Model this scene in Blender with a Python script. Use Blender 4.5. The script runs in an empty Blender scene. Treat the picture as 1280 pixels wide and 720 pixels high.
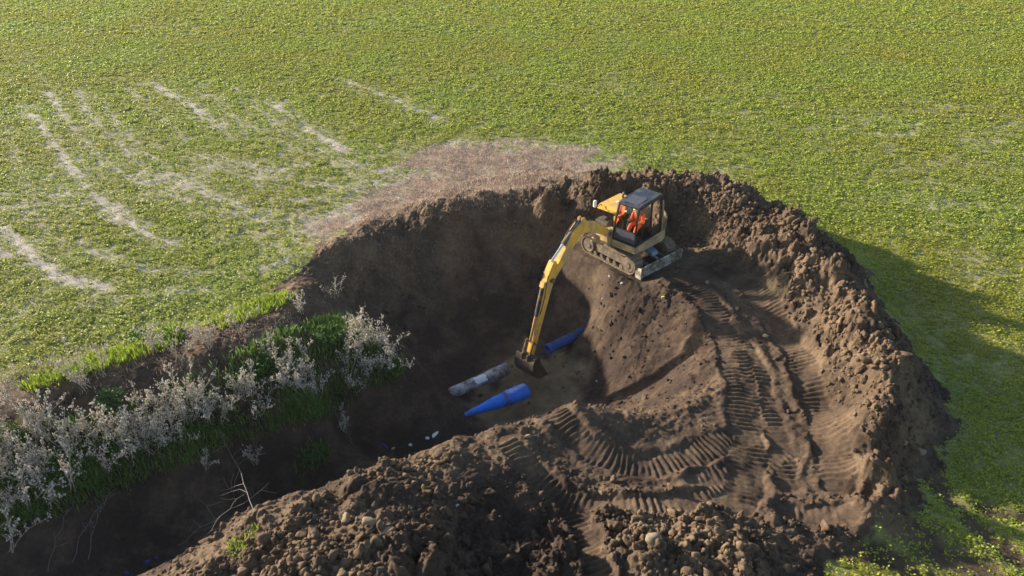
import bpy, bmesh, math, random
import numpy as np
from mathutils import Vector, Matrix

random.seed(7)
rng = np.random.default_rng(11)
C = bpy.context.scene.collection
R = math.radians
PI = math.pi

# ------------------------------------------------------------------ camera
H = 14.0
PITCH = R(32)
F = 950.0
S = H / 12.0
FW = np.array([0, math.cos(PITCH), -math.sin(PITCH)])
UP = np.array([0, math.sin(PITCH), math.cos(PITCH)])
RT = np.array([1.0, 0, 0])
CAM = np.array([0, 0, H])
cam = bpy.data.cameras.new('camera')
cam.sensor_width = 36
cam.lens = 36 * F / 1280
cam.clip_start = 0.5
cam.clip_end = 3000
camo = bpy.data.objects.new('camera', cam)
C.objects.link(camo)
camo.location = (0, 0, H)
camo.rotation_euler = (PI / 2 - PITCH, 0, 0)
bpy.context.scene.camera = camo


def ray(px, py):
    return FW + (px - 640) / F * RT + (360 - py) / F * UP


def at(px, py, z=0.0):
    d = ray(px, py)
    t = (z - H) / d[2]
    return CAM + t * d


# ------------------------------------------------------------------ noise
_perm = rng.integers(0, 256, 65536)


def hash2(ix, iy, k=0):
    h = (ix.astype(np.int64) * 73856093) ^ (iy.astype(np.int64) * 19349663) ^ (k * 83492791)
    h = (h ^ (h >> 13)) * 1274126177
    h = h ^ (h >> 16)
    return (h & 0xFFFFFF) / float(0x1000000)


def vnoise(x, y, k=0):
    ix = np.floor(x); iy = np.floor(y)
    fx = x - ix; fy = y - iy
    fx = fx * fx * fx * (fx * (fx * 6 - 15) + 10); fy = fy * fy * fy * (fy * (fy * 6 - 15) + 10)
    a = hash2(ix, iy, k); b = hash2(ix + 1, iy, k); c = hash2(ix, iy + 1, k); d = hash2(ix + 1, iy + 1, k)
    return (a * (1 - fx) + b * fx) * (1 - fy) + (c * (1 - fx) + d * fx) * fy - 0.5


def fbm(x, y, k=0, o=4, g=0.5):
    s = 0; a = 1.0
    for i in range(o):
        s = s + a * vnoise(x * 2 ** i + 17.3 * i, y * 2 ** i - 9.1 * i, k + i)
        a *= g
    return s


def domes(x, y, cell, k=0, fill=0.8):
    """height field of overlapping lumpy stones, cell sized"""
    X = x / cell; Y = y / cell
    ix = np.floor(X); iy = np.floor(Y)
    best = np.zeros_like(X)
    for dx in (-1, 0, 1):
        for dy in (-1, 0, 1):
            cx = ix + dx; cy = iy + dy
            px = cx + hash2(cx, cy, k + 1); py = cy + hash2(cx, cy, k + 2)
            r = 0.35 + 0.5 * hash2(cx, cy, k + 3)
            on = hash2(cx, cy, k + 4) < fill
            el = 0.65 + 0.7 * hash2(cx, cy, k + 5)
            th = 6.28 * hash2(cx, cy, k + 6)
            ux = (X - px) * np.cos(th) + (Y - py) * np.sin(th); uy = -(X - px) * np.sin(th) + (Y - py) * np.cos(th)
            d2 = (ux * ux * el + uy * uy / el) / (r * r)
            hh = (np.clip(1 - d2, 0, 1) ** 0.75) * r * (.55 + .7 * hash2(cx, cy, k + 7))
            best = np.maximum(best, np.where(on, hh, 0))
    return best * cell


# ------------------------------------------------------------------ terrain control points
# (px, py, z, roughness, dryness with some painted light and shade): seen points;  z in design units, scaled to metres
CP = []


def cp(px, py, z, rough=0.3, dry=0.5):
    zz = z * S * (0.9 if z < 0 else 1.0)
    w = at(px, py, zz)
    CP.append((w[0], w[1], zz, rough, dry))


def cw(x, y, z, rough=0.3, dry=0.4):
    CP.append((x * S, y * S, z * S * (0.9 if z < 0 else 1.0), rough, dry))


# field edge
for a in [(-300, 560), (0, 470), (100, 455), (170, 430), (250, 405), (330, 375), (365, 345), (415, 297), (475, 270), (520, 252),
          (600, 228), (690, 212), (740, 212), (800, 222), (870, 230), (945, 243), (1010, 275)]:
    cp(a[0], a[1], 0.0, 0.05, 0.8)
for a in [(60, 490, .2), (170, 460, .25), (255, 434, .28), (340, 398, .25)]:
    cp(*a, .25, .6)
for a in [(-150, 620, -.4), (0, 560, -.35), (120, 530, -.35), (220, 505, -.32), (300, 480, -.32), (420, 435, -.45), (380, 400, -.1), (440, 410, -.5)]:
    cp(*a, .1, .5)
for a in [(-150, 740, -1.2), (0, 665, -1.15), (120, 620, -1.1), (250, 572, -1.1), (400, 520, -1.15), (500, 472, -1.25), (520, 450, -1.3)]:
    cp(*a, .12, .3)
# ditch floor
for a in [(-18, 3.4, -2.3), (-14, 6.4, -2.4), (-10, 9.5, -2.5), (-7.5, 11.3, -2.6), (-5, 13.2, -2.8), (-2.5, 14.9, -2.9), (-1.2, 16, -2.95)]:
    cw(*a, .12, .2)
for a in [(-13, 8.3, -2.3), (-8.6, 11.9, -2.4), (-6.2, 13.5, -2.5), (-4.2, 15.2, -2.7)]:
    cw(*a, .15, .2)
# hidden right ditch wall
for a in [(-10, 7.6, -.9), (-10, 8.4, -1.7), (-5, 11.5, -.8), (-5, 12.3, -1.8), (-2.5, 12.9, -.9), (-2.5, 13.7, -1.9), (-7.5, 9.6, -.8), (-7.5, 10.4, -1.8),
          (-1, 13.4, -.7), (-1, 14.3, -1.7), (0, 14, -1.0), (0, 15, -2.1), (1.5, 14.5, -1.0), (1.5, 15.4, -2.1), (3, 15.0, -1.3), (-18, 1.5, -.8), (-14, 4.6, -.8)]:
    cw(*a, .2, .3)
# pit rim, left and back
for a in [(385, 360, .05), (430, 316, .1), (470, 298, .12), (540, 280, .22), (600, 264, .28), (655, 250, .38)]:
    cp(*a, .3, .9)  # rim soil lightened to paint a sunlit lip into the colour
for a in [(700, 240, 1.0), (735, 242, .95), (672, 252, .5)]:
    cp(*a, .85, .6)
# pit wall
for a in [(450, 365, -1.2), (520, 335, -1.15), (600, 318, -1.1), (690, 315, -1.0), (480, 400, -1.9)]:
    cp(*a, .42, .4)
for a in [(560, 305, -.35), (640, 285, -.3), (700, 275, -.1), (500, 318, -.5), (600, 290, -.3)]:
    cp(*a, .42, .75)
for a in [(520, 420, -2.55), (600, 400, -2.4), (680, 390, -2.2), (735, 400, -1.8), (560, 450, -2.85), (630, 430, -2.85), (540, 470, -2.9)]:
    cp(*a, .1, .15)
# floor
for a in [(580, 500, -2.95), (620, 515, -3), (660, 490, -3.0), (700, 465, -2.95), (690, 505, -2.95), (640, 460, -3), (700, 440, -2.85), (650, 515, -3)]:
    cp(*a, .05, .5)
# right wall
for a in [(760, 345, .0), (800, 358, .08), (830, 372, .1)]:
    cp(*a, .35, .5)
for a in [(770, 400, -.9), (812, 415, -.75), (760, 445, -2.0), (846, 430, -.6), (820, 470, -1.35), (760, 488, -2.5), (720, 450, -2.6), (800, 500, -1.8), (845, 480, -.6), (724, 424, -2.15), (738, 430, -2.1)]:
    cp(*a, .2, .1)  # slope soil set dark to paint its shade into the colour
for a in [(790, 440, -1.3)]:
    cp(*a, .25, .12)
for a in [(862, 398, .1), (893, 440, .1), (908, 480, .1)]:
    cp(*a, .3, .7)
for a in [(640, 534, .2), (700, 512, .25), (740, 508, .35), (800, 520, .15), (862, 520, .1)]:
    cp(*a, .4, .6)
# platform
for a in [(930, 520, .02), (800, 575, .0), (700, 560, .08), (950, 600, 0), (1035, 560, .1), (1000, 480, .1), (960, 400, .15), (900, 350, .1),
          (860, 320, .05), (800, 300, .0), (750, 298, .0), (730, 320, -.1), (1080, 620, 0), (1000, 655, 0), (660, 590, .12), (850, 290, .05)]:
    cp(*a, .2, .5)
# spoil ridge, right
for a in [(832, 238, 1.0), (905, 250, 1.25), (1000, 290, 1.4), (1033, 335, 1.3), (1073, 395, 1.4), (1100, 450, 1.35), (1104, 510, 1.1), (1098, 570, .8), (1090, 620, .4), (870, 248, 1.0)]:
    cp(*a, 1.0, .75)
for a in [(885, 290, .3), (950, 335, .35), (1010, 420, .3), (1060, 500, .25), (1090, 585, .15)]:
    cp(*a, .7, .6)
for a in [(950, 290, .9), (1010, 340, .95), (1052, 420, .85), (1082, 500, .75)]:
    cp(*a, .9, .8)
for a in [(1088, 372, 0), (1124, 428, 0), (1158, 485, 0), (1170, 530, 0), (1150, 570, 0), (1125, 615, 0), (1200, 540, 0), (1165, 620, 0), (1042, 305, 0), (1130, 690, 0), (1140, 630, .05)]:
    cp(*a, .25, .4)
# foreground heap
for a in [(320, 640, .2), (440, 600, .25), (555, 555, .15), (245, 700, .15)]:
    cp(*a, .4, .9)
for a in [(380, 665, .55), (470, 635, .55), (555, 602, .45), (420, 710, .8), (470, 672, .8), (300, 725, .45), (340, 800, .8), (430, 800, .9), (200, 800, .3)]:
    cp(*a, .62, .75)
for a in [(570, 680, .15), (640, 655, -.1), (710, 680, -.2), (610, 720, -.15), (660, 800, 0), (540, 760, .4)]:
    cp(*a, .75, .05)  # hollow darkened in colour, standing in for the heap's shadow
for a in [(770, 675, .35), (830, 680, .45), (890, 690, .45), (860, 720, .5), (870, 800, .5)]:
    cp(*a, .8, .8)
for a in [(960, 700, .15), (1010, 700, .05), (1040, 800, 0)]:
    cp(*a, .4, .4)
POLY = [(-700, 760), (-300, 590), (0, 480), (170, 436), (330, 382), (415, 299), (500, 258), (600, 224), (690, 208), (800, 224), (900, 234),
        (1010, 276), (1048, 305), (1097, 375), (1138, 425), (1188, 490), (1203, 540), (1172, 600), (1120, 665), (1040, 700), (1080, 900), (0, 1500), (-1500, 1500)]
PW = np.array([at(a, b, 0)[:2] if b < 1200 else (a / 640 * 22, -4) for a, b in POLY])
PW[-2] = (-6, -4); PW[-1] = (-34, -4); PW[0] = (-34, 6)


def in_poly(x, y, poly):
    ins = np.zeros(x.shape, bool); n = len(poly); j = n - 1
    for i in range(n):
        xi, yi = poly[i]; xj, yj = poly[j]
        c = ((yi > y) != (yj > y)) & (x < (xj - xi) * (y - yi) / (yj - yi + 1e-12) + xi)
        ins ^= c; j = i
    return ins


def seg_dist(x, y, pts, closed=False):
    best = np.full(x.shape, 1e9); arc = np.zeros(x.shape); side = np.zeros(x.shape); s0 = 0
    m = len(pts)
    for i in range(m if closed else m - 1):
        ax, ay = pts[i]; bx, by = pts[(i + 1) % m]
        L = math.hypot(bx - ax, by - ay); ux, uy = (bx - ax) / L, (by - ay) / L
        t = np.clip((x - ax) * ux + (y - ay) * uy, 0, L)
        dx = x - ax - t * ux; dy = y - ay - t * uy
        d = np.hypot(dx, dy); b = d < best
        best = np.where(b, d, best); arc = np.where(b, s0 + t, arc); side = np.where(b, ux * dy - uy * dx, side)
        s0 += L
    return best, arc, side


# zero points over the field
gx, gy = np.meshgrid(np.arange(-30, 30, 3.0), np.arange(2, 45, 3.0))
gx = gx.ravel(); gy = gy.ravel()
ok = (~in_poly(gx, gy, PW)) & (seg_dist(gx, gy, PW, True)[0] > 1.2)
for x, y in zip(gx[ok], gy[ok]):
    CP.append((x, y, 0.0, 0.0, 0.5))
CPA = np.array(CP)


def rbf_fit():
    X = CPA[:, :2]; d = np.hypot(X[:, None, 0] - X[None, :, 0], X[:, None, 1] - X[None, :, 1])
    A = -np.sqrt(d * d + 0.15)
    n = len(X)
    A += np.eye(n) * 0.02
    M = np.zeros((n + 1, n + 1)); M[:n, :n] = A; M[:n, n] = 1; M[n, :n] = 1
    return np.linalg.solve(M, np.append(CPA[:, 2], 0))


WT = rbf_fit()


def base_h(x, y):
    sh = x.shape; x = x.ravel(); y = y.ravel(); out = np.empty_like(x)
    for i in range(0, len(x), 40000):
        xs = x[i:i + 40000, None]; ys = y[i:i + 40000, None]
        out[i:i + 40000] = -np.sqrt((xs - CPA[None, :, 0]) ** 2 + (ys - CPA[None, :, 1]) ** 2 + 0.15) @ WT[:-1] + WT[-1]
    return out.reshape(sh)


def kern(x, y, col, sig=0.9):
    sh = x.shape; x = x.ravel(); y = y.ravel(); out = np.empty_like(x)
    for i in range(0, len(x), 40000):
        xs = x[i:i + 40000, None]; ys = y[i:i + 40000, None]
        w = np.exp(-((xs - CPA[None, :, 0]) ** 2 + (ys - CPA[None, :, 1]) ** 2) / (2 * sig * sig)) + 1e-9
        out[i:i + 40000] = (w @ CPA[:, col]) / w.sum(1)
    return out.reshape(sh)


def axis(fine0, fine1, df, mid0, mid1, dm, far0, far1):
    a = list(np.arange(fine0, fine1, df))
    b = list(np.arange(fine1, mid1, dm)); c = list(np.arange(fine0 - dm, mid0, -dm))
    step = dm; v = b[-1]
    while v < far1:
        step *= 1.2; v += step; b.append(v)
    step = dm; v = c[-1]
    while v > far0:
        step *= 1.2; v -= step; c.append(v)
    return np.array(c[::-1] + a + b)


XS = axis(-12.5, 13.0, 0.034, -32, 24, 0.13, -260, 260)
YS = axis(9.5, 29.0, 0.034, -2, 46, 0.13, -60, 320)
GX, GY = np.meshgrid(XS, YS)
sub = (np.abs(GX) < 36) & (GY > -6) & (GY < 50)
Z = np.zeros_like(GX); ROUGH = np.zeros_like(GX); DRY_SHADING = np.full_like(GX, .5); SOIL = np.zeros_like(GX)
x = GX[sub]; y = GY[sub]
# coarse evaluation + bilinear upsample (fast)
cx = np.arange(-37, 37.01, 0.14); cy = np.arange(-7, 51.01, 0.14)
CXg, CYg = np.meshgrid(cx, cy)
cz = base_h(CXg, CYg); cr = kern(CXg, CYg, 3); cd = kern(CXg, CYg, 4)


def bil(gridx, gridy, G, x, y):
    fx = np.interp(x, gridx, np.arange(len(gridx))); fy = np.interp(y, gridy, np.arange(len(gridy)))
    ix = np.clip(fx.astype(int), 0, len(gridx) - 2); iy = np.clip(fy.astype(int), 0, len(gridy) - 2)
    fx -= ix; fy -= iy
    return (G[iy, ix] * (1 - fx) + G[iy, ix + 1] * fx) * (1 - fy) + (G[iy + 1, ix] * (1 - fx) + G[iy + 1, ix + 1] * fx) * fy


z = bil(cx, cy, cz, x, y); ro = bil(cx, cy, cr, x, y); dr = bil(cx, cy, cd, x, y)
inside = in_poly(x, y, PW)
bd = seg_dist(x, y, PW, True)[0]
sd = np.where(inside, -bd, bd) + fbm(x * 1.3, y * 1.3, 5, 4) * 0.6 + fbm(x * 7, y * 7, 6, 3) * .25
soil = np.clip(0.5 - sd / 0.12, 0, 1)
z = z * np.clip(1 - (bd * (~inside) - 1.2) / 2.0, 0, 1)
ro = ro * np.clip(0.35 - sd / 0.6, 0, 1)


def wpath(pts, zz=0.0):
    """picture points -> smooth world polyline on the ground"""
    P = [at(a, b, zz * S)[:2] for a, b in pts]
    out = []
    for i in range(len(P) - 1):
        p0 = P[max(i - 1, 0)]; p1 = P[i]; p2 = P[i + 1]; p3 = P[min(i + 2, len(P) - 1)]
        for t in np.arange(0, 1, 0.2):
            out.append(tuple(0.5 * ((2 * p1) + (-p0 + p2) * t + (2 * p0 - 5 * p1 + 4 * p2 - p3) * t * t + (-p0 + 3 * p1 - 3 * p2 + p3) * t ** 3)))
    out.append(tuple(P[-1]))
    return out


RUTS = [([(845, 350), (880, 382), (908, 420), (925, 470), (934, 520), (935, 570), (925, 625)], .92, .06, .1),
        ([(905, 338), (945, 372), (982, 425), (1010, 475), (1032, 530), (1048, 600)], .82, .06, .15),
        ([(694, 518), (718, 548), (760, 572), (815, 580), (868, 568), (915, 545)], .74, .07, .1),
        ([(634, 556), (668, 592), (720, 622), (790, 634), (860, 630), (925, 612)], .6, .07, .1),
        ([(985, 640), (1052, 648)], .55, .06, .05),
        ([(712, 625), (735, 690), (750, 740)], .55, .06, 0),
        ([(870, 600), (940, 585), (990, 560)], .6, .04, 0.05),
        ([(930, 430), (952, 480), (975, 540), (985, 600)], .55, .05, .1)]
BEN = np.array([at(a, b, .1)[:2] for a, b in [(845, 345), (930, 340), (985, 395), (1030, 460), (1058, 530), (1068, 600), (1000, 630), (800, 606), (690, 570), (690, 525), (860, 530), (900, 490), (888, 410)]])
bi = in_poly(x, y, BEN); bb = seg_dist(x, y, BEN, True)[0]
ben = np.clip(.5 + np.where(bi, bb, -bb) / .7, 0, 1)
ro = ro * (1 - .62 * ben)
rutm = np.zeros_like(z); rz = np.zeros_like(z)
base0 = z.copy()
for k, (pts, w, dep, zz) in enumerate(RUTS):
    wp = wpath(pts, zz)
    bx = [q[0] for q in wp]; by = [q[1] for q in wp]
    m = (x > min(bx) - 1.2) & (x < max(bx) + 1.2) & (y > min(by) - 1.2) & (y < max(by) + 1.2)
    xx = x[m]; yy = y[m]
    d, s, side = seg_dist(xx, yy, wp)
    d = d + fbm(xx * 2, yy * 2, 31 + k, 3) * 0.16
    inn = np.clip((w / 2 - d) / 0.07 + 0.5, 0, 1)
    tot = seg_dist(np.array([wp[-1][0]]), np.array([wp[-1][1]]), wp)[1][0]
    wear = np.clip(fbm(xx * 1.6, yy * 1.6, 57 + k, 3) * 3.0 + .85, 0.15, 1.15)
    cle = np.abs(np.sin(PI * (s + 0.02 * np.sin(xx * 9) + .05 * np.abs(side)) / 0.16)) ** 1.3
    berm = np.exp(-((d - w / 2 - 0.15) / 0.13) ** 2) * (0.5 + 1.6 * (vnoise(xx * 2.3, yy * 2.3, 71 + k) + .5)) * .032
    dz = inn * (-dep * .7 + cle * 0.055 * wear) + berm * (1 - inn)
    keep = inn > rutm[m]
    cur = rz[m]
    rz[m] = np.where(inn > 0.05, np.where(keep, dz, cur), cur + berm * (1 - rutm[m]))
    rutm[m] = np.maximum(rutm[m], inn)

# dug walls: bucket tooth grooves down the right wall
gr_c = at(790, 400, -1.0)
ang = np.arctan2(y - at(720, 480, -3)[1], x - at(720, 480, -3)[0])
gm = np.exp(-(((x - gr_c[0]) / 1.6) ** 2 + ((y - gr_c[1]) / 2.2) ** 2) ** 2)
groove = np.abs(np.sin(ang * 26 + fbm(x * .5, y * .5, 90, 2) * 2)) ** 0.7 * 0.0 * gm
sc_c = at(858, 430, -.5)
sm = np.exp(-(((x - sc_c[0]) / .8) ** 2 + ((y - sc_c[1]) / 1.3) ** 2) ** 2)
groove += np.abs(np.sin((x * .35 + y) * PI / .42)) * 0.09 * sm

bwc = at(590, 330, -1.2)
bw = np.exp(-(((x - bwc[0]) / 5.0) ** 2 + ((y - bwc[1]) / 3.2) ** 2) ** 2)
groove += bw * np.abs(np.sin((x * 1.0 - y * .15) * PI / .85 + 1.5 * fbm(x * .6, y * .4, 95, 2))) * .14
pile = np.clip(ro - 0.12, 0, 1) * (1 - 0.93 * rutm)
n1 = fbm(x * .9, y * .9, 3, 3)
xw, yw = x, y
x = x + .12 * vnoise(xw * 5, yw * 5, 501) + .06 * vnoise(xw * 14, yw * 14, 502); y = y + .12 * vnoise(xw * 5, yw * 5, 503) + .06 * vnoise(xw * 14, yw * 14, 504)
lump = domes(x + .15 * n1, y, 0.75, 10, .6) * .6 + domes(x, y + .1 * n1, 0.42, 20, .7) * 1.0 + domes(x, y, 0.19, 30, .8) * 1.0 + domes(x, y, 0.105, 40, .8) * 1.0
x, y = xw, yw
clump_mask = np.clip(0.7 + 2.2 * fbm(x * .55, y * .55, 14, 3), 0.15, 1.3)
zs = z + rz + soil * (pile * clump_mask * lump * 1.35 + fbm(x * 1.1, y * 1.1, 8, 4) * (0.08 + .15 * ro) * (1 - .7 * rutm) * (1 - .4 * ben)
                      + fbm(x * 7, y * 7, 9, 3, .6) * (0.035 + .12 * pile) * (1 - .6 * rutm) + groove)
zs = zs + (1 - soil) * fbm(x * 2.2, y * 2.2, 19, 3) * 0.05
# trampled level ground under the machine
EX = np.array([4.38, 24.75]); UA = R(-49.5)
lx = (x - EX[0]) * math.cos(UA) + (y - EX[1]) * math.sin(UA); ly = -(x - EX[0]) * math.sin(UA) + (y - EX[1]) * math.cos(UA)
fm = np.clip(1.5 - np.maximum(np.abs(lx + .1) / 1.75, np.abs(ly) / 1.3) * 1.0, 0, .5) * 2
zs = zs * (1 - fm) + (0.02 + fbm(x * 5, y * 5, 77, 3) * .03) * fm
ro = ro * (1 - fm)
# smooth muddy patch on pit floor
mp = at(668, 486, -3.15)
Z[sub] = zs; SOIL[sub] = soil; DRY_SHADING[sub] = dr; ROUGH[sub] = ro * (1 - rutm)
RUT = np.zeros_like(GX); RUT[sub] = rutm
farm = ~sub
Z[farm] = 0


def ground_z(x, y):
    return bil(XS, YS, Z, np.asarray(x, float), np.asarray(y, float))


def samp(G, x, y):
    return bil(XS, YS, G, np.asarray(x, float), np.asarray(y, float))


def hit(px, py, t0=8.0, t1=90.0):
    """where the sight line through a picture point meets the ground"""
    d = ray(px, py); t = np.arange(t0, t1, 0.02)
    P = CAM[None] + t[:, None] * d[None]
    g = ground_z(P[:, 0], P[:, 1]); b = np.nonzero(P[:, 2] < g)[0]
    return Vector(P[b[0]]) if len(b) else Vector(P[-1])


# pale wheel lines and bare places on the field
PALE = np.zeros_like(GX)
fld = (GY > 8) & (GY < 75) & (np.abs(GX) < 50)
fx = GX[fld]; fy = GY[fld]; pale = np.zeros_like(fx)
LINES = [([(30, 132), (75, 190), (120, 245), (180, 290), (215, 305)], .2, .95), ([(-60, 250), (0, 285), (30, 310), (75, 345), (135, 358)], .17, .9),
         ([(-40, 300), (0, 315), (62, 332)], .14, .8), ([(190, 104), (245, 135), (292, 168)], .3, .75), ([(340, 128), (375, 155), (435, 190)], .3, .8),
         ([(430, 100), (500, 128), (545, 148)], .3, .55), ([(95, 110), (112, 145), (150, 180), (190, 230)], .25, .6), ([(0, 140), (20, 200), (60, 280)], .3, .35),
         ([(380, 285), (470, 255), (560, 215), (660, 200), (780, 226)], .9, .8), ([(200, 215), (280, 250), (360, 272), (420, 262)], .4, .6),
         ([(160, 110), (200, 145), (250, 190), (330, 235)], .25, .5), ([(300, 205), (400, 232), (470, 240)], .4, .5), ([(90, 385), (150, 372), (250, 362)], .2, .5),
         ([(15, 60), (60, 110), (110, 180)], .3, .35), ([(0, 420), (60, 350), (40, 300)], .25, .35), ([(60, 115), (100, 170), (150, 215), (230, 250), (330, 275)], .22, .6),
         ([(240, 100), (300, 150), (380, 190), (480, 215)], .25, .5), ([(100, 300), (180, 335), (300, 340), (380, 320)], .2, .5), ([(0, 240), (60, 290), (140, 325)], .2, .5),
         ([(120, 120), (180, 190), (260, 232), (360, 250), (440, 240)], .2, .5), ([(290, 110), (370, 170), (450, 205), (540, 205)], .25, .45), ([(500, 185), (580, 180), (660, 190)], .5, .6)]
for k, (pts, w, a) in enumerate(LINES):
    d, s, sdd = seg_dist(fx, fy, wpath(pts))
    d = d + fbm(fx * .8, fy * .8, 130 + k, 3) * w * 1.3
    pale = np.maximum(pale, .85 * a * np.clip(1.4 - d / w, 0, 1) * np.clip(.95 + 1.9 * fbm(fx * 1.9, fy * 1.9, 160 + k, 4, .65), 0.0, 1.15))
    pale = np.maximum(pale, .5 * a * np.exp(-(d / (w * 3.5)) ** 2) * np.clip(.8 + 1.5 * fbm(fx * 3, fy * 3, 190 + k, 3), 0, 1.3))
blot = [(250, 230, 4, .45), (350, 200, 4, .42), (120, 200, 3.5, .35), (480, 225, 3, .5), (60, 250, 3.0, .35), (990, 290, 0, 0), (1130, 175, 5, .3), (1180, 250, 4, .25),
        (1200, 440, 1.6, .25), (870, 215, 2.6, .35), (700, 190, 3, .4), (1240, 160, 5, .35), (950, 140, 6, .2), (1230, 340, 2.0, .25)]
for a, b, r, s in blot:
    if r:
        c = at(a, b, 0)
        pale = np.maximum(pale, s * np.exp(-((fx - c[0]) ** 2 + ((fy - c[1]) * .8) ** 2) / (r * r)) * np.clip(.6 + 1.8 * fbm(fx * .7, fy * 1.1, 200, 4), 0, 1.3))
# straw bank behind the pit rim
STR = [(415, 299), (400, 285), (480, 225), (550, 182), (690, 180), (790, 215), (735, 232), (690, 228), (600, 250), (500, 285)]
SW = np.array([at(a, b, 0)[:2] for a, b in STR])
i1 = in_poly(fx, fy, SW); b1 = seg_dist(fx, fy, SW, True)[0]
straw = np.clip(.45 + (np.where(i1, b1, -b1) + fbm(fx * .8, fy * .8, 220, 5, .65) * 3.2) / 2.4, 0, 1)
pale = np.maximum(pale, straw * np.clip(.8 + .9 * fbm(fx * 3, fy * 3, 223, 3), .3, .95))
PALE[fld] = pale
STRAW = np.zeros_like(GX); STRAW[fld] = straw
# brown rut at the lower right
MUDP = np.zeros_like(GX)
CLW = np.array([at(a, b, -3.1)[:2] for a, b in [(630, 452), (660, 440), (700, 450), (725, 476), (722, 505), (700, 530), (650, 540), (612, 528), (590, 505), (612, 480)]])
ic = in_poly(fx, fy, CLW); bc_ = seg_dist(fx, fy, CLW, True)[0]
clay = np.clip(.6 + (np.where(ic, bc_, -bc_) + fbm(fx * 1.8, fy * 1.8, 250, 4) * .8) / .5, 0, 1)
CLAY = np.zeros_like(GX); CLAY[fld] = clay
mud = np.zeros_like(fx)
for k, (pts, w) in enumerate([([(1150, 585), (1185, 622), (1225, 660), (1300, 720)], .28), ([(1085, 640), (1150, 675), (1230, 715), (1290, 760)], .6), ([(1240, 640), (1300, 650)], .35),
                              ([(1040, 690), (1120, 705), (1200, 740)], .35)]):
    d, s, sdd = seg_dist(fx, fy, wpath(pts)); d = d + fbm(fx * 1.5, fy * 1.5, 240 + k, 3) * .35
    mud = np.maximum(mud, np.clip(1.4 - d / w, 0, 1))
MUDP[fld] = mud
Z[fld] -= mud * .08 * (1 - SOIL[fld])
SOILM = np.maximum(SOIL, MUDP * .95)

ny, nx = GX.shape
co = np.stack([GX, GY, Z], -1).reshape(-1, 3).astype(np.float32)
idx = np.arange(ny * nx).reshape(ny, nx)
fq = np.stack([idx[:-1, :-1], idx[:-1, 1:], idx[1:, 1:], idx[1:, :-1]], -1).reshape(-1, 4).astype(np.int32)


def np_mesh(name, co, faces, k=None):
    """mesh from arrays; faces (n,k) all same size"""
    me = bpy.data.meshes.new(name)
    n, k = faces.shape
    me.vertices.add(len(co)); me.vertices.foreach_set('co', np.ascontiguousarray(co, np.float32).ravel())
    me.loops.add(n * k); me.loops.foreach_set('vertex_index', np.ascontiguousarray(faces, np.int32).ravel())
    me.polygons.add(n)
    me.polygons.foreach_set('loop_start', np.arange(0, n * k, k, dtype=np.int32))
    me.update(calc_edges=True)
    return me


def smooth(me):
    me.polygons.foreach_set('use_smooth', np.ones(len(me.polygons), bool))


def link(name, me, mat=None, parent=None):
    o = bpy.data.objects.new(name, me); C.objects.link(o)
    if mat is not None and me is not None:
        if not len(me.materials): me.materials.append(mat)
    if parent: o.parent = parent
    return o


def tag(o, label=None, cat=None, group=None, kind=None):
    if label: o['label'] = label
    if cat: o['category'] = cat
    if group: o['group'] = group
    if kind: o['kind'] = kind
    return o


# ------------------------------------------------------------------ materials
def new_mat(name):
    m = bpy.data.materials.new(name); m.use_nodes = True
    nt = m.node_tree; b = nt.nodes['Principled BSDF']
    return m, nt, b


def N(nt, t, **kw):
    n = nt.nodes.new(t)
    for k, v in kw.items():
        if hasattr(n, k): setattr(n, k, v)
        else: n.inputs[k.replace('_', ' ')].default_value = v
    return n


def noise(nt, scale, detail=4, rough=.6, vec=None):
    n = nt.nodes.new('ShaderNodeTexNoise'); n.inputs['Scale'].default_value = scale; n.inputs['Detail'].default_value = detail
    n.inputs['Roughness'].default_value = rough
    if vec: nt.links.new(vec, n.inputs['Vector'])
    return n.outputs['Fac']


def ramp(nt, fac, stops):
    n = nt.nodes.new('ShaderNodeValToRGB'); e = n.color_ramp.elements
    while len(e) < len(stops): e.new(0.5)
    for i, (p, c) in enumerate(stops):
        e[i].position = p; e[i].color = (*c, 1) if len(c) == 3 else c
    nt.links.new(fac, n.inputs['Fac'])
    return n.outputs['Color']


def mixc(nt, fac, a, b):
    n = nt.nodes.new('ShaderNodeMix'); n.data_type = 'RGBA'
    for s, v in ((0, fac), (6, a), (7, b)):
        if hasattr(v, 'is_linked') or hasattr(v, 'links'): nt.links.new(v, n.inputs[s])
        else: n.inputs[s].default_value = v if s == 0 else (*v, 1)
    return n.outputs[2]


def math_(nt, op, a, b, clamp=False):
    n = nt.nodes.new('ShaderNodeMath'); n.operation = op; n.use_clamp = clamp
    for i, v in ((0, a), (1, b)):
        if hasattr(v, 'links'): nt.links.new(v, n.inputs[i])
        else: n.inputs[i].default_value = v
    return n.outputs[0]


def attr(nt, name):
    n = nt.nodes.new('ShaderNodeAttribute'); n.attribute_name = name
    return n.outputs['Fac']


def bump(nt, b, h, strength=.5, dist=.02):
    n = nt.nodes.new('ShaderNodeBump'); n.inputs['Strength'].default_value = strength; n.inputs['Distance'].default_value = dist
    nt.links.new(h, n.inputs['Height']); nt.links.new(n.outputs['Normal'], b.inputs['Normal'])


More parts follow.
